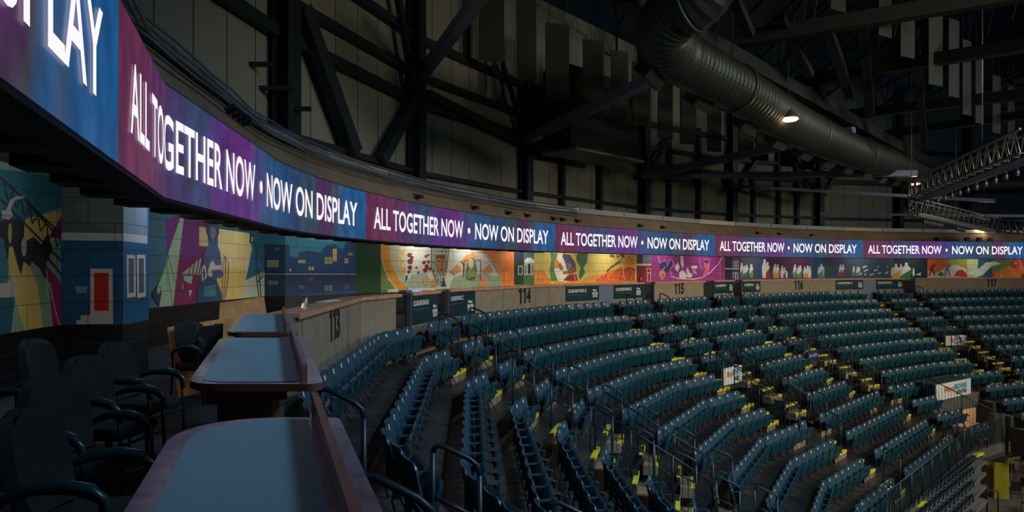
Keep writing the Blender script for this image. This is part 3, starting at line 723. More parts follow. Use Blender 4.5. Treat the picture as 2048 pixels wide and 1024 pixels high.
# ------------------------------------------------------------------ painted murals (flat paint on the block wall)
class Wallplane:
    def __init__(s, i):
        s.a = mp_[i]; s.c = mp_[i+1]; s.L = (s.c-s.a).length; s.d = (s.c-s.a).normalized(); s.o = Vector((-s.d.y, s.d.x))
    def uv(s, px, py):
        k = (px-1024)/F; den = s.d.x-k*s.d.y
        u = (k*s.a.y-s.a.x)/den; Y = s.a.y+s.d.y*u
        return u, EYE+(HOR-py)/F*Y
    def pt(s, u, z, lay=0):
        q = s.a+s.d*u-s.o*(.004+.0005*lay); return (q.x, q.y, z)
ZP = .85
class Mural:
    def __init__(s, name, segs, label):
        s.name = name; s.pl = [Wallplane(i) for i in segs]; s.mb = MB(); s.mats = []; s.lay = 0; s.label = label
    def m(s, rgb):
        mm = paint(rgb)
        if mm not in s.mats: s.mats.append(mm)
        return s.mats.index(mm)
    def rect(s, k, rgb, u0=None, u1=None, z0=ZP, z1=CEIL):
        P = s.pl[k]; u0 = 0 if u0 is None else u0; u1 = P.L if u1 is None else u1
        s.mb.face([P.pt(u0, z0, s.lay), P.pt(u1, z0, s.lay), P.pt(u1, z1, s.lay), P.pt(u0, z1, s.lay)], s.m(rgb), False, [(u0, z0), (u1, z0), (u1, z1), (u0, z1)])
    def poly(s, rgb, pts, k=0, T=None):
        s.lay += 1; P = s.pl[k]; out = []
        for q in pts:
            if T: q = (T[0]+q[0]/T[2], T[1]+q[1]/T[2])
            u, z = P.uv(*q); out.append((min(max(u, 0), P.L), min(max(z, ZP), CEIL)))
        s.mb.face([P.pt(u, z, s.lay) for u, z in out], s.m(rgb), False, out)
    def line(s, rgb, pts, w, k=0, T=None):
        if T: pts = [(T[0]+q[0]/T[2], T[1]+q[1]/T[2]) for q in pts]; w = w/T[2]
        l, r = [], []
        for i, p in enumerate(pts):
            a = Vector(pts[max(i-1, 0)]); b = Vector(pts[min(i+1, len(pts)-1)]); d = (b-a).normalized(); n = Vector((-d.y, d.x))*w/2
            l.append(tuple(Vector(p)+n)); r.append(tuple(Vector(p)-n))
        s.poly(rgb, l+list(reversed(r)), k)
    def oval(s, rgb, c, rx, ry, k=0, T=None, n=18, a0=0, a1=2*math.pi, rot=0):
        pts = []
        for i in range(n+(a1-a0 < 6.2)):
            a = a0+(a1-a0)*i/n; x, y = rx*math.cos(a), ry*math.sin(a)
            pts.append((c[0]+x*math.cos(rot)-y*math.sin(rot), c[1]+x*math.sin(rot)+y*math.cos(rot)))
        s.poly(rgb, pts, k, T)
    def done(s):
        P = s.pl[0]; L = Vector((P.a.x, P.a.y, ZP)); o = s.mb.build(s.name, s.mats)
        for v in o.data.vertices: v.co -= L
        o.location = L; return tag(o, s.label, 'mural', None)
CR, TE, YE, MG, DK = (196, 188, 150), (28, 112, 132), (198, 180, 96), (128, 22, 92), (22, 24, 32)
# far left: circus-coloured panel with dark figures
T = (0, 330, 2.926)
m = Mural('mural', [0], 'painted mural at far left with dark figures, lattice tower and teal, yellow and magenta fields')
m.rect(0, (120, 160, 140))
m.poly(TE, [(-900, -100), (400, 70), (400, 255), (200, 300), (0, 460), (-900, 500)], 0, T)
m.poly(YE, [(150, 310), (357, 272), (357, 420), (230, 480), (120, 420)], 0, T)
m.poly(YE, [(40, 480), (130, 470), (300, 940), (140, 970), (60, 700)], 0, T)
m.poly((120, 150, 130), [(200, 580), (270, 640), (310, 945), (250, 950)], 0, T)
m.poly(MG, [(270, 590), (357, 690), (357, 940), (308, 942)], 0, T)
m.poly(MG, [(280, 425), (357, 300), (357, 425)], 0, T)
m.line((170, 140, 150), [(285, 690), (320, 850), (345, 940)], 8, 0, T)
for a, c in (((0, 70), (357, 405)), ((0, 200), (357, 560)), ((130, 190), (357, 440)), ((265, 530), (357, 640))): m.line((40, 44, 52), [a, c], 13, 0, T)
for q in range(7):
    x = 20+q*48; m.line((40, 44, 52), [(x, 90+q*46), (x+20, 205+q*46)], 7, 0, T); m.line((40, 44, 52), [(x+20, 205+q*46), (x+60, 140+q*46)], 7, 0, T)
m.poly(DK, [(-60, 340), (80, 310), (135, 330), (130, 560), (118, 640), (95, 570), (70, 470), (45, 470), (40, 560), (0, 500), (-60, 520)], 0, T)
m.poly((44, 40, 48), [(120, 460), (190, 420), (240, 470), (265, 560), (262, 668), (225, 600), (180, 560), (170, 590), (130, 560)], 0, T)
m.poly(DK, [(230, 470), (270, 400), (300, 490), (275, 560), (250, 560)], 0, T)
m.poly((170, 170, 165), [(0, 265), (25, 265), (50, 205), (90, 180), (140, 185), (125, 198), (80, 205), (55, 260), (68, 300), (45, 320), (0, 310)], 0, T)
m.oval((150, 175, 150), (132, 480), 16, 55, 0, T); m.oval((170, 160, 90), (50, 400), 12, 60, 0, T)
m.poly((175, 165, 155), [(-80, 690), (35, 678), (98, 680), (78, 772), (-80, 780)], 0, T)
m.poly((20, 84, 104), [(-80, 780), (78, 772), (55, 985), (-80, 1010)], 0, T)
m.poly((40, 110, 125), [(-80, 400), (10, 430), (40, 600), (35, 690), (-80, 700)], 0, T)
m.rect(0, (110, 150, 130), None, 7.2); m.done()
# pillar painted as a blue house
m = Mural('mural', [1, 2], 'blue painted pillar with a red door, white steps and a sash window pair')
m.rect(0, (20, 76, 122)); m.rect(1, (30, 96, 140))  # shaded face darker, lit face lighter: light put into the paint
m.poly((72, 96, 100), [(350, 60), (730, 60), (730, 397), (350, 397)], 0, T); m.poly((88, 106, 104), [(430, 250), (520, 195), (720, 170), (720, 395), (600, 370), (470, 320)], 0, T)
m.poly((168, 178, 178), [(350, 395), (730, 400), (730, 445), (350, 440)], 0, T)
m.poly((118, 138, 160), [(716, 60), (860, 60), (860, 415), (716, 400)], 1, T); m.poly((186, 192, 192), [(716, 400), (860, 415), (860, 462), (716, 445)], 1, T)
m.poly((186, 184, 176), [(530, 605), (660, 608), (664, 930), (448, 932), (448, 908), (473, 905), (473, 880), (530, 878)], 0, T)
m.poly((176, 30, 22), [(553, 630), (637, 632), (638, 853), (553, 851)], 0, T)
m.poly((90, 140, 160), [(440, 708), (516, 708), (505, 750), (450, 748)], 0, T)
for x in (738, 797):
    m.poly((214, 206, 196), [(x, 524), (x+50, 527), (x+54, 770), (x+3, 778)], 1, T); m.poly((84, 98, 110), [(x+10, 545), (x+42, 547), (x+43, 745), (x+12, 752)], 1, T)
m.line((110, 150, 175), [(730, 802), (858, 784)], 4, 1, T); m.done()
# guitarist panel
T = (280, 400, 4.265)
m = Mural('mural', [4], 'painted mural of a blue seated musician between magenta and cream beams of light')
m.rect(0, (52, 104, 134))
m.poly((120, 30, 84), [(300, 90), (600, 150), (480, 890), (278, 905), (330, 500)], 0, T); m.poly((108, 40, 128), [(215, 180), (320, 130), (500, 160), (520, 520), (330, 510), (230, 460)], 0, T)
m.poly((140, 178, 152), [(348, 130), (375, 132), (280, 905), (168, 912), (150, 720)], 0, T)
m.line(DK, [(235, 470), (300, 700)], 4, 0, T); m.line(DK, [(222, 530), (275, 900)], 4, 0, T)
m.poly((206, 192, 140), [(665, 245), (930, 280), (956, 440), (900, 680), (860, 840), (650, 860), (660, 560)], 0, T)
m.poly((200, 178, 104), [(670, 560), (910, 600), (880, 840), (650, 860)], 0, T)
m.poly((176, 188, 168), [(900, 680), (1060, 600), (1062, 825), (860, 842)], 0, T)
m.poly((24, 100, 140), [(960, 380), (1062, 560), (1062, 605), (900, 684)], 0, T)
m.poly((26, 96, 118), [(590, 170), (1062, 240), (1062, 560), (955, 370), (940, 285), (665, 245)], 0, T)
for a, c in (((985, 600), (1010, 820)), ((1010, 590), (1030, 820)), ((960, 350), (1062, 600)), ((1000, 700), (1062, 640)), ((1062, 600), (1010, 700)), ((985, 360), (990, 620))): m.line((40, 46, 52), [a, c], 9, 0, T)
m.poly(DK, [(935, 280), (958, 290), (955, 370), (930, 370)], 0, T); m.oval((200, 200, 190), (952, 335), 6, 26, 0, T)
m.poly(CR, [(500, 228), (570, 235), (580, 400), (500, 390)], 0, T); m.poly((156, 180, 160), [(345, 632), (520, 490), (515, 640)], 0, T)
for q in (410, 440, 470, 495): m.line((120, 30, 84), [(q+30, 500), (q, 640)], 9, 0, T)
m.poly((156, 180, 160), [(365, 645), (445, 648), (432, 718), (370, 690)], 0, T); m.poly((156, 180, 160), [(350, 760), (362, 700), (362, 760)], 0, T); m.poly((156, 180, 160), [(408, 770), (440, 770), (420, 830)], 0, T)
m.poly((40, 60, 92), [(560, 190), (600, 165), (665, 190), (670, 280), (640, 350), (590, 340), (560, 280)], 0, T)
m.poly((96, 116, 150), [(590, 230), (635, 225), (645, 290), (620, 350), (592, 310)], 0, T)
m.poly((66, 92, 142), [(530, 480), (560, 400), (600, 360), (650, 370), (680, 450), (690, 560), (640, 600), (600, 560), (540, 620)], 0, T)
m.oval((196, 196, 188), (540, 630), 20, 78, 0, T); m.oval((70, 60, 110), (540, 632), 9, 50, 0, T)
m.poly((190, 186, 184), [(590, 540), (615, 515), (640, 560), (700, 550), (715, 610), (660, 590), (600, 660), (565, 640)], 0, T)
m.poly((70, 84, 140), [(600, 600), (680, 590), (710, 640), (680, 665), (620, 650)], 0, T)
m.poly((40, 70, 110), [(520, 700), (580, 650), (650, 690), (690, 800), (695, 858), (480, 880), (480, 760)], 0, T); m.poly((60, 120, 130), [(540, 740), (640, 720), (640, 820), (540, 825)], 0, T)
for r_ in (120, 95, 70): m.line((66, 84, 120), [(700, 470), (720, 480), (750-120+r_, 540), (750-120+r_, 640), (720-60+r_/2, 850)], 4, 0, T)
m.poly((40, 50, 62), [(130, 740), (165, 735), (175, 800), (155, 905), (120, 860), (90, 800)], 0, T); m.oval((150, 178, 156), (150, 770), 14, 32, 0, T)
m.line(DK, [(60, 900), (160, 690), (240, 470)], 4, 0, T); m.done()
# night houses on the blue stair block
T = (480, 280, 2.668)
m = Mural('mural', [5, 6], 'dark blue mural of row houses at night with small lit windows')
m.rect(0, (18, 54, 84)); m.rect(1, (34, 74, 116))  # side face darker than the lit front: shade put into the paint
m.poly((36, 110, 140), [(120, 450), (270, 470), (270, 560), (130, 555)], 0, T)
m.poly((50, 130, 160), [(240, 420), (640, 500), (640, 540), (560, 545), (555, 580), (520, 580), (510, 555), (460, 560), (430, 600), (370, 590), (310, 600), (310, 628), (265, 620), (262, 560), (240, 556)], 1, T)
m.poly((88, 160, 185), [(300, 480), (520, 510), (640, 520), (520, 545), (440, 540), (300, 520)], 1, T)
m.poly((38, 52, 90), [(240, 722), (620, 718), (620, 800), (240, 900)], 1, T)
for (x, y, w, h, c) in ((310, 640, 38, 16, (214, 170, 90)), (450, 625, 42, 36, (150, 160, 100)), (495, 580, 20, 68, (220, 176, 100)), (557, 632, 20, 26, (214, 160, 110)), (575, 602, 24, 14, (170, 170, 100)), (365, 677, 12, 17, (210, 160, 130)), (381, 677, 12, 17, (210, 160, 130)), (262, 688, 11, 13, (190, 180, 160)), (450, 775, 42, 30, (80, 120, 100)), (556, 772, 20, 24, (90, 80, 110)), (362, 735, 28, 16, (90, 80, 120)), (310, 775, 30, 18, (70, 110, 130))):
    m.poly(c, [(x, y), (x+w, y), (x+w, y+h), (x, y+h)], 1, T)
    if w > 18: m.line((34, 60, 100), [(x+w/2, y), (x+w/2, y+h)], 2, 1, T); m.line((34, 60, 100), [(x, y+h/2), (x+w, y+h/2)], 2, 1, T)
for x, y, w, h in ((186, 574, 11, 13), (202, 574, 11, 13), (145, 640, 62, 40), (150, 750, 55, 25)): m.poly((120, 140, 110) if h == 40 else (90, 110, 130), [(x, y), (x+w, y), (x+w, y+h), (x, y+h)], 0, T)
m.line((176, 180, 150), [(240, 716), (620, 716)], 4, 1, T); m.line((150, 160, 130), [(133, 715), (246, 716)], 4, 0, T); m.done()
# green return and hockey mural
T = (700, 360, 4)
m = Mural('mural', [7, 8], 'long painted hockey mural: goalkeeper face in a caged helmet, goal net and orange arcs')
m.rect(0, (26, 70, 34)); m.rect(1, (206, 208, 196))
m.poly((92, 122, 66), [(246, 480), (300, 480), (300, 900), (246, 900)], 1, T)
G = 'arc'
arc = lambda cx, cy, rx, ry, a0, a1, n=16: [(cx+rx*math.cos(a0+(a1-a0)*i/n), cy+ry*math.sin(a0+(a1-a0)*i/n)) for i in range(n+1)]
m.poly((222, 150, 52), arc(640, 560, 392, 420, 1.9, 3.6)+list(reversed(arc(640, 560, 320, 360, 1.9, 3.6))), 1, T)
m.poly((120, 140, 80), [(246, 700), (262, 690), (300, 790), (365, 870), (246, 880)], 1, T)
m.line((230, 205, 120), arc(640, 560, 392, 420, 1.9, 3.45), 7, 1, T)
m.poly((176, 186, 160), arc(640, 560, 318, 350, 2.0, 3.6)+list(reversed(arc(640, 560, 240, 330, 2.0, 3.6))), 1, T)
for q in ((390, 560, 440, 570, 420, 620), (370, 620, 440, 640, 400, 700), (390, 700, 450, 700, 420, 780)): m.poly((222, 170, 84), [q[0:2], q[2:4], q[4:6]], 1, T)
m.poly((150, 172, 140), [(800, 840), (830, 780), (940, 740), (1250, 780), (1380, 900), (800, 900)], 1, T)
m.poly((160, 170, 150), [(490, 760), (600, 740), (700, 860), (440, 870)], 1, T)
for x, y, r_ in ((475, 600, 20), (480, 650, 24), (478, 700, 20), (495, 620, 14), (470, 735, 14), (590, 660, 16), (612, 690, 18), (625, 655, 14), (600, 720, 20), (635, 710, 14), (545, 740, 10), (530, 700, 8), (625, 600, 10), (605, 610, 12)):
    m.poly((128, 44, 40), [(x-r_, y-r_*.3), (x, y-r_), (x+r_, y-r_*.5), (x+r_*.6, y+r_), (x-r_*.7, y+r_*.8)], 1, T)
m.poly((66, 60, 56), [(445, 770), (462, 760), (455, 800), (440, 812)], 1, T)
m.poly((158, 172, 152), [(650, 540), (790, 545), (785, 640), (770, 760), (740, 850), (680, 840), (650, 700)], 1, T)
m.poly((184, 128, 92), [(688, 600), (765, 598), (772, 680), (755, 735), (720, 755), (695, 715), (684, 650)], 1, T)
m.poly((120, 66, 44), [(690, 600), (765, 598), (762, 625), (735, 640), (715, 625), (692, 635)], 1, T)
m.poly((66, 36, 26), [(698, 640), (718, 648), (716, 656), (700, 650)], 1, T); m.poly((66, 36, 26), [(738, 648), (760, 640), (758, 650), (740, 656)], 1, T)
m.poly((150, 90, 64), [(722, 650), (734, 650), (742, 690), (726, 696)], 1, T); m.poly((110, 50, 40), [(716, 712), (748, 708), (735, 726), (722, 724)], 1, T)
m.line((50, 46, 44), [(648, 540), (646, 700), (670, 760), (700, 840)], 6, 1, T); m.line((70, 66, 60), [(684, 600), (684, 660), (700, 730), (725, 765), (760, 730), (776, 650), (790, 548)], 5, 1, T)
for x, y in ((665, 600), (662, 660), (668, 720), (690, 765), (735, 570), (765, 570), (700, 800), (740, 790), (720, 820), (745, 760)): m.oval((60, 54, 52), (x, y), 5, 8, 1, T, 8)
m.poly((214, 138, 64), [(640, 850), (665, 780), (685, 850)], 1, T); m.poly((60, 54, 52), [(722, 850), (745, 780), (768, 852)], 1, T)
m.poly((210, 150, 80), [(580, 830), (588, 780), (625, 800), (610, 840)], 1, T)
m.poly((222, 132, 60), arc(930, 860, 275, 315, -1.35, 0.05)+[(1420, 900), (1420, 470), (990, 470)], 1, T)
m.poly((222, 120, 34), [(1220, 700), (1300, 560), (1420, 520), (1420, 900), (1212, 880)], 1, T)
m.line((226, 214, 190), arc(930, 860, 275, 315, -1.35, 0.05), 5, 1, T)
for sx_, sy_ in ((920, 620), (835, 700), (1090, 700), (960, 600), (1060, 800)): m.poly((224, 150, 92), [(sx_-40, sy_+30), (sx_+20, sy_-30), (sx_+50, sy_+20), (sx_, sy_+60)], 1, T)
m.line((150, 60, 40), [(906, 770), (910, 642), (1040, 640), (1040, 800)], 8, 1, T)
m.poly((96, 120, 70), [(930, 790), (925, 700), (950, 640), (975, 620), (1000, 650), (1012, 720), (1000, 780), (970, 800)], 1, T); m.oval((190, 190, 170), (965, 670), 22, 40, 1, T); m.oval((130, 150, 80), (965, 750), 36, 40, 1, T)
m.poly((140, 60, 40), [(955, 775), (1005, 775), (990, 797), (965, 797)], 1, T)
for x, y, w, h in ((1248, 728, 64, 92), (1225, 835, 66, 92)): m.line((236, 200, 140), [(x, y), (x+w, y), (x+w, y+h), (x, y+h), (x, y)], 4, 1, T)
m.done()
# green house pillar, basketball mural
T = (940, 400, 4)
m = Mural('mural', [9], 'painted basketball mural in yellow and orange with green and purple players and tree leaves')
m.rect(0, (208, 190, 96)); X9 = 0
m.poly((30, 60, 36), [(345, 400), (430, 400), (430, 680), (345, 680)], 0, T); m.poly((34, 46, 66), [(345, 390), (430, 390), (430, 490), (345, 490)], 0, T)
m.poly((66, 110, 60), [(428, 480), (512, 480), (512, 680), (428, 680)], 0, T); m.poly((80, 98, 120), [(428, 390), (512, 390), (512, 482), (428, 482)], 0, T)
m.poly((230, 226, 200), [(435, 480), (455, 462), (490, 462), (512, 482), (512, 505), (435, 505)], 0, T)
for x, y, w, h in ((384, 527, 36, 70), (434, 510, 18, 90), (455, 502, 34, 96), (490, 510, 18, 90)):
    m.poly((206, 210, 196), [(x, y), (x+w, y), (x+w, y+h), (x, y+h)], 0, T); m.poly((40, 60, 66), [(x+5, y+6), (x+w-5, y+6), (x+w-5, y+h-6), (x+5, y+h-6)], 0, T)
m.poly((222, 132, 52), [(512, 700), (512, 560), (560, 552), (600, 580), (640, 640), (660, 700)], 0, T); m.line((236, 190, 130), [(528, 558), (564, 558), (564, 614), (528, 614), (528, 558)], 4, 0, T)
m.poly((222, 140, 50), [(640, 700), (690, 640), (780, 640), (900, 640), (960, 605), (1060, 595), (1340, 640), (1340, 700)], 0, T)
m.poly((216, 214, 190), [(690, 640), (670, 560), (700, 430), (780, 430), (840, 620), (760, 660)], 0, T)
m.poly((84, 128, 76), [(640, 420), (700, 425), (690, 480), (672, 560), (700, 645), (645, 648), (636, 560), (650, 480)], 0, T)
m.poly((72, 116, 70), [(860, 420), (942, 430), (935, 500), (905, 540), (920, 580), (880, 642), (868, 600), (885, 540), (845, 470)], 0, T)
m.poly((88, 74, 92), [(748, 425), (800, 440), (840, 500), (850, 570), (800, 600), (775, 560), (760, 500), (735, 450)], 0, T)
m.oval((216, 122, 60), (692, 512), 20, 36, 0, T); m.poly((150, 92, 64), [(700, 520), (720, 500), (745, 540), (735, 568), (712, 550)], 0, T)
m.poly((150, 92, 64), [(830, 530), (850, 570), (810, 600), (780, 590), (742, 596), (742, 570), (780, 570)], 0, T)
m.poly((150, 30, 34), [(745, 645), (785, 595), (850, 590), (862, 645), (800, 648)], 0, T)
m.line((214, 204, 196), [(785, 600), (830, 590), (842, 640)], 4, 0, T); m.line((200, 196, 200), [(775, 510), (800, 535), (780, 560)], 4, 0, T); m.line((200, 196, 200), [(790, 505), (805, 520), (795, 545)], 4, 0, T)
T = (1180, 440, 5.333)
m.poly((226, 150, 60), [(-60, 620), (40, 600), (130, 570), (200, 545), (350, 520), (350, 660), (-60, 670)], 0, T)
m.poly((220, 96, 40), [(60, 640), (130, 600), (190, 560), (340, 500), (355, 660), (60, 665)], 0, T)
rr = random.Random(3)
for q in range(46): 
    x, y = rr.uniform(0, 340), rr.uniform(500, 645); s_ = rr.uniform(5, 16)
    if y > 650-x*.45: m.poly((200, 70, 30) if q % 2 else (232, 140, 70), [(x-s_, y), (x, y-s_*1.3), (x+s_, y), (x, y+s_)], 0, T)
for q in range(16): x = 180+rr.uniform(0, 200); y = 372+rr.uniform(0, 30); m.poly((110, 30, 30), [(x-7, y), (x, y-12), (x+7, y), (x, y+14)], 0, T)
for q in range(14): x = 180+q*11; y = 540-q*8+rr.uniform(-10, 10); m.poly((150, 40, 36), [(x-6, y), (x+2, y-24), (x+6, y), (x, y+9)], 0, T)
m.poly((226, 144, 24), [(385, 370), (472, 370), (472, 645), (362, 645), (350, 560), (360, 470)], 0, T); m.poly((196, 70, 26), [(355, 520), (420, 500), (472, 520), (472, 645), (362, 645)], 0, T)
m.line((60, 40, 20), [(400, 385), (430, 400), (445, 450), (472, 470)], 4, 0, T); m.line((60, 40, 20), [(355, 525), (410, 508), (472, 530)], 4, 0, T); m.line((232, 170, 110), [(425, 640), (460, 560), (430, 530), (380, 570), (365, 640)], 4, 0, T); m.line((236, 196, 130), [(385, 372), (352, 480), (345, 560), (362, 640)], 8, 0, T)
m.done()
# red pillar, magenta music mural
m = Mural('mural', [10], 'magenta painted music mural with white outlined guitarists, drum kit and a red house')
m.rect(0, (152, 46, 128)); m.rect(0, (60, 24, 60), 7.75)
m.poly((120, 24, 24), [(470, 360), (562, 360), (562, 660), (470, 660)], 0, T); m.poly((44, 44, 56), [(470, 360), (562, 360), (562, 465), (470, 465)], 0, T)
m.poly((112, 116, 140), [(562, 360), (655, 360), (655, 465), (562, 465)], 0, T); m.poly((136, 32, 46), [(562, 485), (655, 485), (655, 665), (562, 665)], 0, T); m.poly((216, 200, 180), [(470, 465), (655, 465), (655, 486), (470, 486)], 0, T)
for x, y, w, h in ((607, 515, 38, 48), (614, 568, 32, 90)): m.line((222, 210, 196), [(x, y), (x+w, y), (x+w, y+h), (x, y+h), (x, y)], 7, 0, T)
for x, y, w, h in ((658, 492, 30, 140), (695, 525, 24, 34), (692, 570, 30, 70)): m.line((206, 80, 110), [(x, y), (x+w, y), (x+w, y+h), (x, y+h), (x, y)], 3, 0, T)
m.poly((60, 44, 100), [(735, 500), (745, 455), (800, 420), (825, 480), (860, 400), (880, 470), (880, 530), (820, 560), (770, 540)], 0, T)
m.line((222, 196, 206), [(725, 385), (745, 460), (800, 425), (822, 490), (855, 410), (895, 470), (850, 540), (870, 580)], 6, 0, T)
m.line((222, 196, 206), [(775, 640), (745, 600), (740, 555), (775, 530), (800, 500)], 5, 0, T)
m.oval((206, 130, 84), (770, 580), 34, 46, 0, T); m.oval((120, 70, 50), (778, 590), 10, 14, 0, T)
m.poly((226, 214, 214), [(905, 490), (935, 450), (955, 500), (935, 555), (910, 530)], 0, T); m.poly((226, 214, 214), [(965, 385), (990, 385), (1000, 470), (990, 520), (965, 470)], 0, T)
m.poly((226, 214, 214), [(950, 630), (950, 560), (985, 530), (1015, 560), (1035, 600), (1010, 635)], 0, T); m.oval((226, 214, 214), (1060, 590), 28, 28, 0, T); m.poly((226, 214, 214), [(1020, 540), (1040, 500), (1060, 560), (1040, 580)], 0, T)
m.oval((226, 214, 214), (1110, 503), 36, 17, 0, T); m.line((226, 214, 214), [(1090, 530), (1135, 575)], 9, 0, T); m.line((226, 214, 214), [(1125, 525), (1095, 575)], 7, 0, T)
m.line((226, 190, 200), [(860, 600), (940, 625), (1100, 632), (1190, 615), (1280, 560), (1365, 470), (1420, 380)], 11, 0, T)
m.poly((206, 96, 130), [(1210, 470), (1240, 420), (1270, 430), (1265, 480), (1275, 520), (1245, 590), (1200, 590), (1225, 530)], 0, T); m.oval((60, 40, 84), (1245, 440), 26, 22, 0, T); m.line((226, 196, 206), [(1165, 400), (1170, 470), (1205, 540)], 4, 0, T); m.line((226, 196, 206), [(1215, 420), (1275, 430), (1262, 500)], 4, 0, T)
T = (1420, 450, 5.333)
for x, y, w, h in ((55, 430, 45, 50), (80, 500, 22, 30), (108, 355, 40, 210)): m.line((224, 130, 160), [(x, y), (x+w, y), (x+w, y+h), (x, y+h), (x, y)], 4, 0, T)
m.poly((30, 24, 60), [(160, 345), (235, 345), (235, 590), (160, 590)], 0, T); m.poly((66, 56, 96), [(235, 345), (305, 345), (305, 590), (235, 590)], 0, T); m.line((206, 200, 210), [(160, 467), (305, 467)], 9, 0, T)
for x, y, w, h in ((246, 385, 20, 64), (277, 385, 20, 64), (243, 508, 26, 50), (272, 508, 22, 80)): m.line((214, 210, 214), [(x, y), (x+w, y), (x+w, y+h), (x, y+h), (x, y)], 6, 0, T)
m.done()
# crowd silhouettes
def person(m, k, T, x, y, h, c, c2=None, w=None, head=None):
    w = w or h*.24; r_ = h*.085 if head is None else head
    m.poly(c, [(x-w*.30, y-h*.80), (x-w*.5, y-h*.70), (x-w*.58, y-h*.42), (x-w*.42, y), (x+w*.42, y), (x+w*.58, y-h*.42), (x+w*.5, y-h*.70), (x+w*.30, y-h*.80), (x+w*.1, y-h*.84), (x-w*.1, y-h*.84)], k, T)
    m.oval(c, (x, y-h*.91), r_*.85, r_*1.1, k, T, 12)
    if c2: m.poly(c2, [(x-w*.50, y-h*.30), (x+w*.5, y-h*.62), (x+w*.58, y-h*.42), (x+w*.42, y), (x-w*.42, y)], k, T)
WS = (206, 210, 200)
m = Mural('mural', [11], 'dark blue mural with white, red, green and orange silhouettes of standing people')
m.rect(0, (50, 62, 102)); m.poly((56, 64, 84), [(305, 345), (500, 345), (500, 590), (305, 590)], 0, T); m.poly((70, 28, 70), [(600, 345), (1060, 345), (1060, 480), (600, 520)], 0, T)
m.poly((30, 86, 136), [(1140, 345), (1290, 345), (1290, 590), (1140, 590)], 0, T)
for x, h, c2 in ((337, 160, (70, 110, 80)), (367, 130, (60, 90, 80)), (391, 140, (60, 90, 80)), (440, 150, (90, 140, 90)), (580, 200, None), (612, 170, (170, 40, 50)), (690, 150, (206, 140, 50)), (720, 145, (206, 140, 50)), (768, 130, None), (792, 115, (120, 50, 60)), (815, 82, None), (903, 145, (80, 130, 80)), (940, 120, (80, 130, 80)), (960, 135, (80, 130, 80)), (1008, 120, (206, 140, 50)), (1038, 135, (206, 140, 50)), (1060, 125, None)): person(m, 0, T, x, 565, h, WS, c2)
person(m, 0, T, 1185, 565, 150, WS, (90, 140, 90), 70); person(m, 0, T, 1275, 590, 180, WS, (90, 140, 90), 130, 26)
T = (1664, 450, 5.333); m.poly((28, 84, 132), [(-80, 355), (40, 355), (40, 590), (-80, 590)], 0, T); person(m, 0, T, -3, 590, 180, WS, (90, 140, 90), 110, 24)
m.done()
m = Mural('mural', [12], 'grey blue mural of seated crowd silhouettes with a yellow and a green figure')
m.rect(0, (58, 78, 100)); m.rect(0, (60, 76, 84), 6.0)
for x, h, c2 in ((90, 125, (160, 36, 60)), (117, 125, (160, 36, 60)), (232, 105, (90, 130, 90)), (270, 100, (90, 130, 90)), (288, 100, (90, 130, 90)), (735, 130, None), (868, 90, None), (636, 90, None)): person(m, 0, T, x, 545, h, WS, c2)
for x, y, w, h in ((315, 430, 60, 34), (330, 470, 60, 30), (440, 470, 50, 26), (480, 500, 50, 26), (390, 515, 60, 26), (560, 490, 40, 40), (480, 430, 20, 30), (580, 425, 16, 34), (340, 510, 24, 30), (290, 505, 34, 30)): m.poly((180, 206, 190), [(x, y+h*.6), (x+w*.8, y), (x+w, y+h*.3), (x+w*.3, y+h)], 0, T)
person(m, 0, T, 680, 590, 175, WS, (222, 160, 30), 90, 18); person(m, 0, T, 790, 590, 185, WS, (60, 110, 60), 95, 20); m.poly(WS, [(885, 530), (945, 505), (945, 540)], 0, T)
m.done()
m = Mural('mural', [13], 'orange and green mural with white swirls and two red figures at far right')
m.rect(0, (206, 96, 40)); m.poly((150, 158, 50), [(1240, 360), (1450, 360), (1450, 440), (1330, 430), (1250, 470)], 0, T); m.poly((176, 190, 130), [(1440, 360), (1560, 360), (1560, 560), (1440, 560)], 0, T)
m.poly((26, 86, 120), [(1555, 360), (1720, 360), (1710, 560), (1555, 560)], 0, T); m.poly((84, 134, 66), [(1700, 360), (1920, 360), (1900, 430), (1740, 500), (1700, 450)], 0, T); m.poly((214, 130, 34), [(1735, 560), (1760, 490), (1900, 440), (2020, 560)], 0, T)
m.poly((200, 204, 190), [(950, 560), (985, 400), (1000, 400), (1020, 480), (1100, 520), (1250, 430), (1340, 425), (1430, 470), (1440, 550), (1200, 560)], 0, T); m.poly((176, 44, 30), [(1300, 545), (1330, 490), (1390, 475), (1440, 520), (1440, 555)], 0, T)
m.poly((206, 210, 196), [(1435, 520), (1520, 470), (1560, 470), (1640, 400), (1740, 390), (1810, 415), (1700, 440), (1600, 540), (1530, 560), (1480, 520)], 0, T)
for x in (1060, 1225): m.poly((150, 30, 26) if x == 1060 else (110, 110, 130), [(x-30, 545), (x-20, 460), (x+10, 420), (x+45, 410), (x+45, 440), (x+20, 460), (x+40, 545), (x+25, 545), (x, 480), (x-12, 545)], 0, T)
m.poly((70, 110, 60), [(1120, 530), (1160, 490), (1200, 530), (1160, 550)], 0, T); m.oval((160, 50, 36), (1950, 410), 55, 48, 0, T); m.oval((200, 130, 110), (1958, 408), 16, 14, 0, T)
m.poly((120, 30, 30), [(2000, 360), (2300, 360), (2300, 570), (2010, 570), (2060, 480)], 0, T)
m.done()
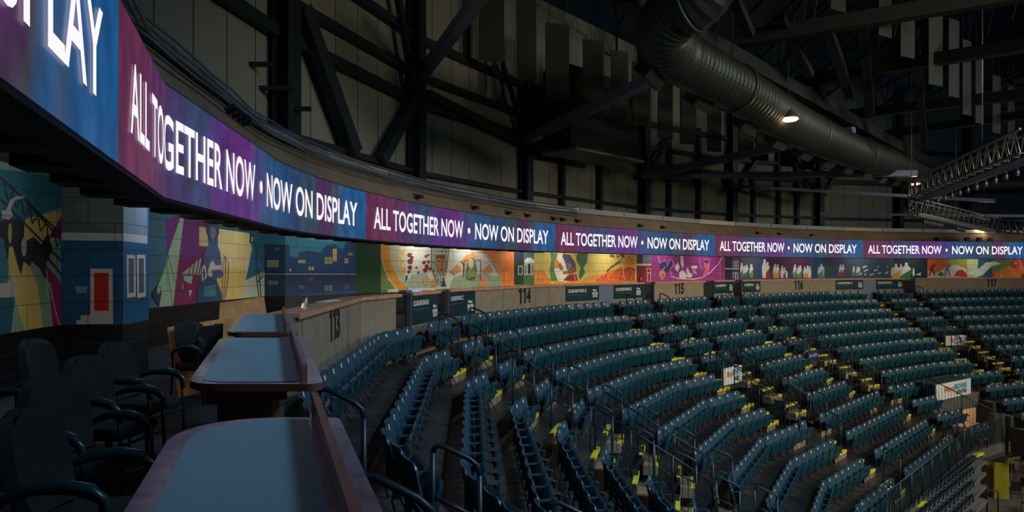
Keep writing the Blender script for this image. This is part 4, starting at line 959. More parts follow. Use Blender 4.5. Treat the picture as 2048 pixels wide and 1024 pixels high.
# club downlights recessed in the soffit: they wash the murals
for x0, y0, x1, y1, e in ((-4.7, 7.4, -6.7, 8.4, 26), (-5.6, 15.5, -7.6, 16.5, 34), (-5.9, 18.8, -7.6, 19.5, 34), (-4.4, 21.3, -6.2, 22.8, 34), (-2.9, 25.4, -4.2, 26.2, 34), (-1.2, 28.0, -2.2, 28.6, 34), (.9, 30.8, 0, 31.6, 34), (3.2, 32.6, 2.1, 33.8, 40), (5.8, 35.4, 4.9, 36.4, 40), (9.3, 38.4, 8.5, 39.6, 34), (12.6, 40.6, 12.0, 41.9, 34), (16.2, 42.8, 15.6, 44.2, 34), (20.0, 44.3, 19.4, 45.9, 34), (24.6, 46.0, 24.1, 47.6, 34), (29.0, 47.2, 28.6, 48.9, 34), (34.0, 48.2, 33.6, 49.9, 34), (39.0, 49.2, 38.6, 50.9, 34)):
    light('club_downlight', 'AREA', (x0, y0, CEIL-.06), e*(1.45 if y0 > 34 else 1.1), (1.0, .93, .82), .5, (x1, y1, 1.4))
s_ = sA+.6
while s_ < WALL.S[-1]-14:
    p = WALL.at(s_)+WALL.out(s_)*1.25; light('club_downlight', 'SPOT', (p.x, p.y, CEIL-.06), 42 if p.y < 36 else 60, (1.0, .80, .58), .12, (p.x-WALL.out(s_).x*.9, p.y-WALL.out(s_).y*.9, ZLEDGE), 1.5); s_ += 2.4
light('club_downlight', 'AREA', (-5.2, 11.6, CEIL-.06), 16, (.75, .85, 1.0), .4, (-6.0, 11.0, 1.6))
# ------------------------------------------------------------------ club tables, chairs and things
FR = ((-3.03, 9.1), (-math.sin(math.radians(19.4)), math.cos(math.radians(19.4))))   # line of the divider boards
hv = Vector(FR[1]); ov = Vector((-hv.y, hv.x))      # along the wall (away), outward
def tp(s, o, z): # s metres back towards the viewpoint from the corner, o outward
    q = V2(FR[0])-hv*s+ov*o; return Vector((q.x, q.y, z))
def rounded(x0, x1, y0, y1, rs, n=7):
    """corner radii rs for (x0,y0),(x1,y0),(x1,y1),(x0,y1)"""
    out = []
    for (cx, cy, a0), r in zip(((x0, y0, math.pi), (x1, y0, 1.5*math.pi), (x1, y1, 0), (x0, y1, .5*math.pi)), rs):
        sx, sy = (1 if cx == x0 else -1), (1 if cy == y0 else -1)
        for i in range(n+1):
            a = a0+math.pi/2*i/n; out.append((cx+sx*r+r*math.cos(a), cy+sy*r+r*math.sin(a)))
    return out
def table(s_near, s_far, o0, o1, rs, label, zt=1.10, base=True):
    """x = outward offset, y = distance back along the wall; rs order near-right.. """
    C = tp((s_near+s_far)/2, (o0+o1)/2, 0); root = empty('club_table', C, 0, label, 'table', 'club tables along the stand wall')
    def W_(x, y, z):
        q = V2(FR[0])-hv*y+Vector((-1, 0))*x; return Vector((q.x, q.y, z))-C
    ol = rounded(o0, o1, s_far, s_near, rs)
    top = [W_(x, y, zt) for x, y in ol]; bot = [W_(x, y, zt-.04) for x, y in ol]
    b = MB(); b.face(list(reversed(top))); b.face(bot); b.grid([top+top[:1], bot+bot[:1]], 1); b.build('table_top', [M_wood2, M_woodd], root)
    il = rounded(o0+.13, o1-.07, s_far+.05, s_near-.06, [max(.02, r-.05) for r in rs])
    b = MB(); b.face([W_(x, y, zt+.003) for x, y in reversed(il)]); b.build('blue_inlay', M_inlay, root)
    b = MB(); q0, q1 = W_(o0+.10, s_far, zt+.05), W_(o0+.10, s_near-.02, zt+.05); b.beam(q0, q1, .026, .10); b.build('divider_board', M_wood3, root)
    if base:
        mid = (s_near+s_far)/2; L = abs(s_near-s_far)
        for y in (mid-L*.27, mid+L*.27):
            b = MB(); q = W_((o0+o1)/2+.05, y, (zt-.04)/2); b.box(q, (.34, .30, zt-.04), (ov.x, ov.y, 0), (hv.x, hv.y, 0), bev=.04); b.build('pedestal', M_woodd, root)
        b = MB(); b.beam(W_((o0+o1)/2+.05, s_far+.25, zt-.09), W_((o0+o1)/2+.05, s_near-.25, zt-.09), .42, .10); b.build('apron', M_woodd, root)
    return root
M_wood2 = mat('worn_cherry_edge', (.24, .17, .22), .2, noise=.35, nscale=9)
M_wood3 = mat('cherry_board', (.30, .12, .085), .4, noise=.2, nscale=8)
table(8.75, 6.72, -.10, .54, (.04, .42, .05, .03), 'nearest club table, blue top with wood edge and low divider board')
table(5.87, 3.31, -.10, .62, (.04, .16, .16, .10), 'second club table, blue top with rounded corner in front of the 113 wall')
table(2.81, .05, -.08, .60, (.04, .05, .16, .10), 'third club table from the front, narrow end facing the second table')
# second near table surface: extend the first one past the viewpoint
t0 = V2(FR[0])-hv*8.5
# chairs
def club_chair(x, y, face, label, z0=0.0, sc_=1.0):
    root = empty('arm_chair', (x, y, z0), face, label, 'chair', 'dark upholstered armchairs on the club level'); root.scale = (sc_, sc_, sc_)
    b = MB(); g = []
    for z, w, yy in ((.50, .40, -.16), (.60, .47, -.20), (.75, .50, -.235), (.88, .49, -.26), (.96, .44, -.275), (1.0, .34, -.285), (1.015, .20, -.288)):
        g.append([Vector((w/2*t, yy+.05*t*t, z)) for t in [2*i/8-1 for i in range(9)]])
    shell(b, g, .06); b.build('backrest', M_fabric, root)
    b = MB(); rows = [[Vector((x_*q, y_*q2-.0, z)) for x_, y_ in rounded(-.25, .25, -.22, .26, (.05,)*4, 3)] for z, q, q2 in ((.41, .92, .92), (.44, 1, 1), (.48, 1, 1), (.505, .9, .9))]
    b.grid(rows, 0, True, True, True); b.build('seat', M_fabric, root)
    for sx in (-1, 1):
        b = MB(); b.tube([(sx*.27, -.24, .0), (sx*.27, -.20, .45), (sx*.28, -.20, .66), (sx*.285, -.05, .70), (sx*.285, .16, .69), (sx*.28, .25, .64), (sx*.27, .27, .45), (sx*.27, .29, 0)], .014, 8); b.build('side_frame', mat('dark_chair_tube', (.012, .022, .024), .35, .4), root)
        b = MB(); b.tube([(sx*.28, -.22, .60), (sx*.285, -.15, .67), (sx*.285, -.04, .71), (sx*.285, .10, .722), (sx*.285, .21, .70), (sx*.28, .265, .65), (sx*.275, .28, .56)], [.016, .024, .029, .029, .027, .022, .014], 10); b.build('arm_pad', mat('teal_arm_pad', (.008, .034, .040), .3), root)
    b = MB(); b.tube([(-.27, .27, .38), (.27, .27, .38)], .011, 6); b.tube([(-.27, -.21, .38), (.27, -.21, .38)], .011, 6); b.build('cross_bar', M_dark, root)
FC = math.radians(-100)
for x, y, fz, lab, s_ in ((-2.15, 3.35, -1.45, 'dark armchair pulled up to the gap between the two nearest tables', 1.0), (-2.75, 4.35, -1.75, 'dark armchair with curved back in front of the blue painted pillar', 1.0),
        (-3.15, 5.35, -1.65, 'dark armchair behind the second table, nearer of the pair there', 1.0), (-3.40, 6.2, -1.6, 'dark armchair behind the second table, farther of the pair there', 1.02),
        (-4.1, 5.2, -1.5, 'dark brown backed armchair farthest left, beside the dark side table', 1.0), (-4.1, 6.2, -1.45, 'dark armchair against the black wall below the red painted door', 1.05), (-2.0, 2.25, -1.75, 'dark armchair at the bottom left corner beside the nearest table', .96)):
    club_chair(x, y, fz, lab, 0, s_)
club_chair(-4.05, 8.9, -1.9, 'dark armchair with a jacket in front of the leaning plywood sheet')
b = MB(); b.box((0, 0, .72), (.9, .7, .03), bev=.01); root = empty('side_table', (-4.25, 4.1, 0), .3, 'dark side table at the far left edge', 'table'); b.build('table_top', M_dark, root)
b = MB(); b.tube([(0, 0, .02), (0, 0, .70)], .035, 10); b.build('column', M_dark, root); b = MB(); b.disc((0, 0, 0), (0, 0, 1), .28, 0, 20, .025); b.build('base_plate', M_dark, root)
# jacket over the chair
b = MB(); g = []
for i in range(9):
    a = math.pi*i/8; g.append([Vector((.30*math.cos(a)*(1+.12*math.sin(5*a+z_)), .10*math.sin(a)+.03*math.sin(9*a+z_*3)-.02, z_)) for z_ in (0, .2, .4, .55, .62)])
shell(b, g, .03); o = b.build('draped_jacket', M_black, None, (-3.92, 8.80, .42)); o.rotation_euler = (0, 0, -1.7); o.scale = (.8, .8, .9); tag(o, 'black jacket draped over the back of the armchair by the plywood', 'jacket')
# plywood
def slab(name, pts, th, m, label, cat):
    pts = [Vector(p) for p in pts]; n = (pts[1]-pts[0]).cross(pts[-1]-pts[0]).normalized()*th; C = pts[0].copy(); b = MB()
    b.grid([[p-C for p in pts], [p-C+n for p in pts]], 0, False, True, True); return tag(b.build(name, m, None, C), label, cat)
slab('plywood_sheet', [PX(436, 660, 13.2), PX(533, 632, 14.2), PX(527, 594, 14.5), PX(439, 606, 13.5)], .02, M_ply, 'plywood sheet standing under the guitarist mural behind the third table', 'plywood')
slab('plywood_sheet', [(-4.35, 8.9, .02), (-3.95, 10.2, .02), (-4.15, 10.3, .98), (-4.55, 9.0, .93)], .02, M_ply, 'plywood sheet leaning behind the armchair with the jacket', 'plywood')
# clutter on ledges
def ledgept(px, off=.2, dz=0): s = WALL.ray(px); p = WALL.at(s)+WALL.out(s)*off; return Vector((p.x, p.y, ZLEDGE+dz)), WALL.tan(s)
q, t = ledgept(640, .25); b = MB(); b.grid([[Vector((.07*math.cos(a), .10*math.sin(a), 0)) for a in [2*math.pi*i/10 for i in range(10)]], [Vector((.02+.05*math.cos(a), .08*math.sin(a), .07)) for a in [2*math.pi*i/10 for i in range(10)]], [Vector((.05+.008*math.cos(a), .008*math.sin(a), .16)) for a in [2*math.pi*i/10 for i in range(10)]]], 0, False, True, True)
tag(b.build('foil_packet', mat('foil', (.6, .55, .45), .25, .9), None, q), 'crumpled shiny foil packet standing on the 113 ledge', 'packet')
q, t = ledgept(690, .28); b = MB()
for i in range(5): b.box((.02*i-.04, .13*i-.25, .008*(i % 3)+.004), (.22, .30, .006), (math.cos(i), math.sin(i)*.4, 0), (-math.sin(i)*.4, math.cos(i), 0))
tag(b.build('loose_papers', mat('paper', (.55, .58, .62), .6), None, q), 'loose papers lying on the 113 ledge above the number', 'papers', None, 'stuff')
s_ = WALL.ray(806); p = WALL.at(s_)+WALL.out(s_)*.16
b = MB(); b.box((0, 0, .03), (.34, .24, .06), (WALL.tan(s_).x, WALL.tan(s_).y, 0), (WALL.out(s_).x, WALL.out(s_).y, 0), bev=.02); 
q, t = ledgept(826, .2); tag(b.build('grey_case', mat('grey_case', (.10, .11, .14), .4), None, q), 'small grey case at the left end of the CLUB SEATING B ledge', 'case')
rr = random.Random(5); q, t = ledgept(846, .24); b = MB()
for i in range(7):
    c = Vector((t.x*(i*.13-.4), t.y*(i*.13-.4), .035)); b.grid([[c+Vector((rr.uniform(.05, .09)*math.cos(a)*k, rr.uniform(.05, .09)*math.sin(a)*k, z)) for a in [2*math.pi*j/8 for j in range(8)]] for z, k in ((-.035, .9), (0, 1), (.03, .7), (.055, .25))], 0, False, True, True)
tag(b.build('white_cloths', mat('white_cloth', (.70, .72, .85), .8), None, q), 'heap of crumpled white cloths on the CLUB SEATING B ledge', 'cloths', None, 'stuff')
q, t = ledgept(842, .34); root = empty('pump_bottle', q, 0, 'small white pump bottle behind the cloths', 'bottle')
b = MB(); b.tube([(0, 0, 0), (0, 0, .10), (0, 0, .125), (0, 0, .14)], [.032, .032, .014, .012], 12); b.build('body', mat('clear_white', (.6, .65, .62), .3), root); b = MB(); b.tube([(0, 0, .14), (0, 0, .17), (.04, 0, .175)], .007, 6); b.build('pump', M_white, root)
q, t = ledgept(1292, .3, -.05); root = empty('fire_extinguisher', (q.x, q.y, .95), 0, 'red fire extinguisher standing by the opening left of the 115 wall', 'extinguisher')
b = MB(); b.tube([(0, 0, 0), (0, 0, .02), (0, 0, .36), (0, 0, .42), (0, 0, .45)], [.07, .09, .09, .06, .02], 14); b.build('cylinder', mat('red_paint', (.35, .02, .02), .3), root); b = MB(); b.box((0, 0, .48), (.12, .03, .04)); b.tube([(.05, 0, .46), (.11, 0, .36), (.11, 0, .2)], .012, 6); b.build('valve', M_black, root)
slab('pedestal_box', [(q.x-.2, q.y-.2, 0), (q.x+.2, q.y-.2, 0), (q.x+.2, q.y+.2, 0), (q.x-.2, q.y+.2, 0)], .95, M_black, 'black stand under the red fire extinguisher', 'stand')
q, t = ledgept(2007, .2); b = MB(); b.tube([(0, 0, 0), (0, 0, .2), (0, 0, .24), (0, 0, .3)], [.05, .05, .02, .018], 10); tag(b.build('water_bottle', M_white, None, q), 'clear water bottle standing on the 117 ledge', 'bottle')
# ------------------------------------------------------------------ outer wall steel
cols = [545, 815, 1040, 1280, 1458, 1632, 1790, 1925]; wd_ = [.75, .55, .48, .50, .45, .42, .42, .42]
NM = ['first', 'second', 'third', 'fourth', 'fifth', 'sixth', 'seventh', 'eighth']
colpt = []
for j, x in enumerate(cols):
    s = EXT.ray(x); p = EXT.at(s)-EXT.out(s)*.45; t = EXT.tan(s); o = EXT.out(s); colpt.append((s, p))
    b = MB(); b.ibeam((0, 0, 0), (0, 0, 12), wd_[j], .5, 0, (o.x, o.y, 0)); tag(b.build('steel_column', M_dark, None, (p.x, p.y, 3.95)), '%s dark steel column from the left against the outer wall' % NM[j], 'column', 'steel columns of the outer wall')
posts = [1118, 1193, 1333, 1392, 1503, 1553, 1590]
for j, x in enumerate(posts):
    s = EXT.ray(x); p = EXT.at(s)-EXT.out(s)*.25; o = EXT.out(s)
    b = MB(); b.beam((0, 0, 0), (0, 0, 7.5), .28, .2, 0, (o.x, o.y, 0)); tag(b.build('wind_post', M_dark, None, (p.x, p.y, 3.95)), 'slim dark wall post, %s from the left of the slim posts' % ORD[j+1], 'post', 'slim posts of the outer wall')
lv = [(3.85, .16, 'lowest'), (6.6, .34, 'second'), (7.75, .26, 'third'), (9.25, .30, 'topmost')]
ss = [3.0]+[c[0] for c in colpt]+[EXT.S[-1]-12]
for j in range(len(ss)-1):
    for z, h, nm in lv:
        a, c = ss[j]+.1, ss[j+1]-.1; P = EXT.at(a)
        b = MB(); b.sweep(EXT.subn(a, c), [(-.35, EYE+z), (-.10, EYE+z), (-.10, EYE+z+h), (-.35, EYE+z+h)]); o = b.build('wall_girt', M_dark)
        for v in o.data.vertices: v.co -= Vector((P.x, P.y, EYE+z))
        o.location = (P.x, P.y, EYE+z); tag(o, '%s horizontal steel girt, %s' % (nm, ('left of the first column' if j == 0 else 'right of the %s column' % NM[j-1])), 'girt', 'horizontal girts of the outer wall')
def strut(p, q, w, h, label, name='steel_brace', m=None, grp='diagonal steel braces', cat='brace'):
    p = Vector(p); q = Vector(q); b = MB(); b.beam((0, 0, 0), q-p, w, h); o = b.build(name, m or M_dark, None, p); return tag(o, label, cat, grp)
def onext(px, py, off=.5):
    s = EXT.ray(px); p = EXT.at(s)-EXT.out(s)*off; Y = p.y; return Vector((p.x, p.y, EYE+(HOR-py)/F*Y))
for (x0, y0, x1, y1, w, lab) in ((577, 15, 684, 305, .5, 'thick diagonal brace dropping right from the first column'), (738, 322, 812, 188, .42, 'diagonal brace rising right to the second column'), (770, -20, 806, 180, .3, 'slim brace above the second column, leaning left'), (988, 125, 1036, 278, .22, 'slim brace left of the third column'), (1112, 188, 1050, 284, .28, 'brace rising right from the third column'),
        (1262, 300, 1282, 352, .2, 'short brace left of the fourth column'), (1330, 272, 1288, 345, .3, 'brace rising right from the fourth column'), (1440, 340, 1462, 392, .25, 'brace left of the fifth column'), (1512, 308, 1468, 380, .35, 'brace rising right from the fifth column'), (1585, 316, 1620, 385, .3, 'brace left of the sixth column'), (1672, 330, 1640, 390, .3, 'brace rising right from the sixth column'), (1772, 330, 1822, 425, .35, 'brace dropping right near the corner of the lighting truss'), (835, 188, 1030, 283, .36, 'long sloping brace between the second and third columns')):
    strut(onext(x0, y0), onext(x1, y1), w*.7, w, lab)
for (x0, x1, y0, lab, Y) in ((455, 545, 128, 'topmost', 18.5), (508, 586, 176, 'middle', 19), (560, 622, 217, 'lowest', 19.5)): strut(PX(x0, y0, Y), PX(x1, y0+1, Y), .1, .12, '%s of three short horizontal stubs beside the first column' % lab, 'steel_stub', None, 'short stubs by the first column', 'stub')
M_strut = mat('roof_steel_baked_glow', (.26, .25, .38), .35, .3)  # purple-grey light from below put into the base colour
for (x0, y0, Y0, x1, y1, Y1, w, lab) in ((822, 178, 29.5, 972, -22, 21, .40, 'roof strut rising right from the second column out of the picture'), (1050, 282, 34.5, 1424, 98, 25, .42, 'long roof strut rising from the third column to the duct'), (1288, 352, 43, 1708, 262, 33, .40, 'long roof strut rising from the fourth column under the duct'), (1288, 352, 43.2, 1834, 347, 38, .34, 'level roof strut from the fourth column towards the lighting truss'),
        (1465, 372, 48, 1990, 402, 40, .2, 'thin level strut from the fifth column'), (1640, 428, 50, 2060, 432, 44, .18, 'thin lowest level strut on the right')):
    strut(PX(x0, y0, Y0), PX(x1, y1, Y1), w, w, lab, 'roof_strut', M_strut, 'struts between columns and roof', 'strut')
# roof deck, joists, big roof beams
b = MB(); n = 90
zr = 17.2
for i in range(n):
    x = -14+i*.95; z = zr+(.09 if i % 2 else 0)
    b.face([(x, -12, z), (x+.95, -12, z), (x+.95, 75, z), (x, 75, z)]); b.face([(x, -12, zr), (x, 75, zr), (x, 75, zr+.09), (x, -12, zr+.09)])
b.build('ceiling', M_deck)['kind'] = 'structure'
def joist(p, q, h, label, n=14, name='roof_joist'):
    p = Vector(p); q = Vector(q); d = q-p; b = MB(); up = Vector((0, 0, h))
    b.beam((0, 0, 0), d, .14, .12); b.beam(up, d+up, .14, .12)
    for i in range(n):
        a, c = d*(i/n), d*((i+.5)/n); e = d*((i+1)/n); b.beam(a, c+up, .06, .06); b.beam(c+up, e, .06, .06)
    return tag(b.build(name, M_roof, None, p), label, 'joist', 'open web joists under the roof deck')
for j in range(9):
    joist((2+j*5.2, 14, 14.6), (2+j*5.2+7, 58, 14.6), 2.2, 'open web roof joist running away, %s from the left' % ORD[j+1], 18)
for j, (x0, y0, Y0, x1, y1, Y1, w) in enumerate(((1240, -10, 20, 1860, 330, 44, .55), (1330, 105, 26, 2080, -20, 22, .5), (1590, 165, 30, 2080, 85, 24, .45), (1690, 230, 36, 2080, 185, 29, .45), (1760, 270, 40, 2080, 225, 33, .4), (1830, 345, 46, 2080, 352, 38, .35), (1560, 35, 24, 1620, 150, 27, .3), (1655, 60, 24, 1700, 190, 30, .35), (1470, 0, 22, 1500, 70, 23, .3), (1720, -20, 24, 1740, 230, 30, .35), (1830, 60, 26, 1850, 300, 34, .25))):
    strut(PX(x0, y0, Y0), PX(x1, y1, Y1), w, w, 'dark roof beam, %s in order from the duct to the right edge' % ORD[j+1], 'roof_beam', M_roof, 'dark roof beams', 'beam')
# acoustic baffles
bf = [(958, 1008, -30, 119, 30), (1036, 1072, -20, 161, 30.5), (1091, 1138, 45, 195, 31), (1166, 1206, 78, 209, 32), (1222, 1256, 100, 232, 33), (1264, 1296, 122, 250, 34), (1316, 1345, 160, 275, 35), (1361, 1392, 168, 287, 36), (1415, 1442, 192, 302, 37), (1477, 1502, 222, 312, 38.5), (1512, 1536, 232, 320, 39.5), (1560, 1590, 252, 330, 41), (1602, 1626, 268, 338, 42.5), (1800, 1828, 22, 112, 25), (1856, 1884, 8, 168, 26), (1896, 1917, 36, 192, 28), (1924, 1941, 78, 228, 30), (1950, 1966, 110, 245, 32), (1984, 2000, 150, 265, 34), (2014, 2028, 170, 280, 36), (1660, 1690, -20, 18, 22), (1756, 1782, -20, 70, 24)]
for j, (x0, x1, y0, y1, Y) in enumerate(bf):
    a, c = PX(x0, y1, Y), PX(x1, y1, Y+.35); h = (y1-y0)/F*Y; b = MB(); d = (c-a); d.z = 0
    L = d.length; d.normalize(); b.box((d.x*L/2, d.y*L/2, h/2), (L, .06, h), d, (-d.y, d.x, 0), m=0)
    for q in (.15, .85): b.tube([(d.x*L*q, d.y*L*q, h), (d.x*L*q, d.y*L*q, min(h+3, zr-a.z))], .008, 4, 1)
    tag(b.build('acoustic_baffle', [M_baffle, M_dark], None, (a.x, a.y, a.z)), 'grey acoustic baffle hanging from the roof, %s of the %s row' % (ORD[j+1] if j < 13 else ORD[j-12], 'left' if j < 13 else 'right'), 'baffle', 'hanging acoustic baffles')
# air handling box hung on the wall
root = empty('air_handler', PX(1140, 300, 33), 0, 'large grey ventilation box hanging beside the fourth column', 'ventilation box'); o_ = Vector(root.location)
p0, p1 = PX(1142, 300, 32.5), PX(1276, 303, 36.5); d = (p1-p0); d.z = 0; L = d.length; d.normalize(); nn = Vector((-d.y, d.x, 0))
b = MB(); b.box(p0-o_+d*L/2+nn*.9+Vector((0, 0, 2.1)), (L, 1.8, 4.0), d, nn); b.build('casing', M_baffle, root)
b = MB(); b.box(p0-o_+d*L/2+nn*.75+Vector((0, 0, .05)), (L+.2, 2.2, .12), d, nn); b.build('bottom_frame', M_tray, root)
# spiral duct
dp = [PX(1452, -95, 18.4), PX(1400, -8, 18.8), PX(1355, 22, 19.3), PX(1325, 60, 19.9), PX(1338, 98, 20.8), PX(1372, 122, 21.8), PX(1480, 182, 24.6), PX(1578, 243, 28.0), PX(1680, 292, 33.0), PX(1775, 326, 39), PX(1850, 350, 46)]
dps = smooth_pts([(p.x, p.y) for p in dp], 10); zs = smooth_pts([(p.z, 0) for p in dp], 10)
dc = [Vector((a.x, a.y, z.x)) for a, z in zip(dps, zs)]
root = empty('spiral_duct', dc[0], 0, 'large shiny spiral ventilation duct curving under the roof', 'duct'); D0 = dc[0]
fine = []
for i in range(len(dc)-1):
    n = max(1, int((dc[i+1]-dc[i]).length/.11))
    for k in range(n): fine.append(dc[i].lerp(dc[i+1], k/n))
rad = [.80+(.03 if i % 2 else 0) for i in range(len(fine))]
b = MB(); b.tube([p-D0 for p in fine], rad, 40, 0, True); b.sm = [False]*len(b.sm); b.build('duct_run', M_galv, root)
for k in range(14, len(fine)-3, 62):
    p, d = fine[k]-D0, (fine[k+1]-fine[k-1]).normalized(); b = MB(); b.tube([p-d*.07, p-d*.05, p+d*.05, p+d*.07], [.84, .885, .885, .84], 28); b.build('joint_collar', M_galv, root)
for k in range(40, len(fine)-6, 26):
    p, d = fine[k]-D0, (fine[k+1]-fine[k-1]).normalized(); sd = d.cross(Vector((0, 0, 1))).normalized()
    if sd.x > 0: sd = -sd
    b = MB(); c = p+sd*.62-Vector((0, 0, .72)); zz = (sd*.62-Vector((0, 0, .72))).normalized(); b.box(c, (1.15, .62, .34), d, d.cross(zz), zz, bev=.05); f = b.build('diffuser', M_galv, root)
    b = MB()
    for q in range(5): b.box(c+zz*.18+d.cross(zz)*(q*.11-.22), (1.0, .02, .05), d, d.cross(zz), zz)
    b.build('louvre', M_tray, f)
for k in range(30, len(fine)-3, 45):
    p = fine[k]-D0; b = MB(); b.tube([p+Vector((0, 0, .85)), p+Vector((0, 0, min(5, zr-fine[k].z)))], .02, 5); b.build('hanger_rod', M_dark, root)
# second duct seen far right
q0, q1 = PX(1940, 372, 50), PX(2080, 366, 48); b = MB(); m_ = 60
b.tube([(q1-q0)*(i/m_) for i in range(m_+1)], [.62+(.03 if i % 2 else 0) for i in range(m_+1)], 18); tag(b.build('far_duct', M_galv, None, q0), 'far ventilation duct at the right edge behind the lighting truss', 'duct')
# pendant lamps
def pendant(x, y, Y, label, r=.26, es=26):
    C = PX(x, y, Y); root = empty('pendant_lamp', C, 0, label, 'lamp', 'warm high bay lamps')
    b = MB(); rows = [[Vector((q*r*math.cos(a), q*r*math.sin(a), z*r)) for a in [2*math.pi*i/16 for i in range(16)]] for q, z in ((1, 0), (.96, .25), (.75, .7), (.35, 1.0), (.2, 1.5))]; b.grid(rows, 0, True, True); b.build('reflector', mat('lamp_reflector', (.05, .045, .035), .5), root)
    b = MB(); rows = [[Vector((q*r*math.cos(a), q*r*math.sin(a), z*r)) for a in [2*math.pi*i/16 for i in range(16)]] for q, z in ((1.0, .02), (1.05, -.14), (.8, -.3), (.3, -.4))]; b.grid(rows, 0, True, True, True); b.build('glowing_lens', mat('lamp_glow', (.1, .1, .1), .5, emit=(1.0, .60, .24), es=es*.14), root)
    b = MB(); b.tube([(0, 0, r*1.5), (.05, 0, r*2.4), (-.05, 0, r*3.6), (0, 0, min(8, zr-C.z))], .02, 5); b.build('cable', M_black, root)
    l = light('high_bay_glow', 'POINT', (C.x, C.y, C.z-.25), 14, (1.0, .72, .42), .2)
pendant(1579, 237, 26.0, 'warm glowing pendant lamp hanging in front of the spiral duct', .31)
pendant(1830, 367, 40.0, 'warm glowing pendant lamp above the corner of the lighting truss', .26)
for q, (x, y) in enumerate(((1958, 453), (1970, 456))): pendant(x, y, 44.5, 'small warm lamp on the far arm of the lighting truss, %s one' % ('left', 'right')[q], .15, 14)
# lighting truss
def truss(p, q, h, w, label, m, n):
    p = Vector(p); q = Vector(q); d = q-p; x = d.cross(Vector((0, 0, 1))).normalized()*w/2; up = Vector((0, 0, h)); root = empty('lighting_truss', p, 0, label, 'truss', 'hanging aluminium lighting truss')
    cs = [x, -x, x+up, -x+up]
    for c in cs: b = MB(); b.tube([c, c+d], .05, 6); b.build('chord', m, root)
    b = MB()
    for i in range(n):
        for c, e in ((x, x+up), (-x, -x+up)): b.tube([c+d*(i/n), e+d*((i+.5)/n), c+d*((i+1)/n)], .022, 5)
        b.tube([x+d*(i/n), -x+d*((i+.5)/n), x+d*((i+1)/n)], .022, 5)
    b.build('lacing', m, root); return root
M_alu = mat('aluminium_truss', (.20, .20, .19), .4, .6); M_alu2 = mat('blue_lit_rail', (.24, .25, .42), .4, .3)  # rail copy of the aluminium with blue light put into its colour
A, B_, C_, D_ = PX(1828, 428, 36.3), PX(2060, 305, 24), PX(1990, 463, 42), PX(2070, 470, 40)
truss(A+Vector((0, 0, .85)), B_, .85, .6, 'lighting truss arm coming towards the viewer at the right edge', M_alu, 16)
truss(A, C_, .75, .6, 'lighting truss arm running away to the right above the ribbon display', M_alu, 16); truss(C_, D_, .75, .6, 'last lighting truss arm at the right edge', M_alu, 6)
truss(A-Vector((.1, 0, 0)), A+Vector((-.1, 0.01, 1.7)), .02, .35, 'short upright corner piece of the lighting truss', M_alu, 5)
strut(A+Vector((.2, -.3, .72)), B_+Vector((0, -.3, -.2)), .16, .22, 'blue lit rail slung below the near lighting truss arm', 'lamp_rail', M_alu2, 'lamp rails', 'rail'); strut(A+Vector((0, -.3, -.05)), C_+Vector((0, -.3, -.05)), .14, .18, 'pale rail slung below the far lighting truss arm', 'lamp_rail', M_alu, 'lamp rails', 'rail')
def stage_lamp(p, label):
    b = MB(); b.tube([(0, 0, 0), (0, 0, -.14)], .015, 5); b.tube([(0, 0, -.12), (0, .02, -.18), (0, .05, -.34)], [.05, .075, .09], 8); tag(b.build('stage_lamp', mat('lamp_can', (.10, .10, .11), .4, .5), None, p), label, 'stage lamp', 'stage lamps hung on the truss')
for i in range(12): t = .06+i*.075; stage_lamp(A.lerp(B_, t)+Vector((.2*(1-t), -.3, .60-.9*t)), 'small stage lamp under the near truss arm, %s from the corner' % ORD[i+1])
for i in range(12): t = .08+i*.028+(.15 if i > 7 else 0); stage_lamp(A.lerp(C_, t)+Vector((0, -.3, -.14)), 'small stage lamp under the far truss arm, %s from the corner' % ORD[i+1])
for j, (x, y, Y, l) in enumerate(((1823, 395, 36.2, 7), (1964, 280, 29, 7), (1965, 250, 30, 8), (1912, 430, 39, 6))):
    p = PX(x, y, Y); b = MB(); b.tube([(0, 0, 0), (0, 0, min(l, zr-p.z))], .015, 5); tag(b.build('hoist_cable', M_alu, None, p), 'thin hoist cable rising to the roof, %s from the truss corner' % ORD[j+1], 'cable', 'hoist cables')
# ------------------------------------------------------------------ signs on the vomitory rails
def rail_sign(p0, p1, z0, z1, label, kind):
    """p0,p1 plan points left to right; faces the rink side"""
    p0, p1 = V2(p0), V2(p1); d = (p1-p0); L = d.length; d.normalize(); n = Vector((d.y, -d.x)); C = Vector((p0.x, p0.y, z0))
    root = empty('rail_sign', C, 0, label, 'sign'); fn = lambda u, z: (d.x*u+n.x*.03, d.y*u+n.y*.03, z)
    b = MB(); h = z1-z0; b.box((d.x*L/2, d.y*L/2, h/2), (L, .05, h), (d.x, d.y, 0), (n.x, n.y, 0)); b.build('board', M_white if kind != 'ultra' else mat('navy_sign', (.01, .02, .10), .4), root)
    if kind == 'ultra':
        b = MB(); text_on(b, 'JCW ULTRA', fn, L*.1, L*.92, h*.30, h*.72, 0, .03); b.build('lettering', mat('silver_letters', (.45, .48, .55), .4), root); return
    R_ = mat('orange_letters', (.72, .16, .03), .5); B2 = mat('cyan_letters', (.02, .26, .42), .5)
    b = MB(); text_on(b, 'Mary', fn, L*.23, L*.535, h*.34, h*.80, 0, .05); b.build('lettering', R_, root)
    b = MB(); text_on(b, 'BROWNS', fn, L*.51, L*.87, h*.46, h*.84, 0, .05); b.build('lettering', B2, root)
    b = MB(); text_on(b, 'CENTRE', fn, L*.56, L*.87, h*.15, h*.42, 0, .04); b.build('lettering', M_ink, root)
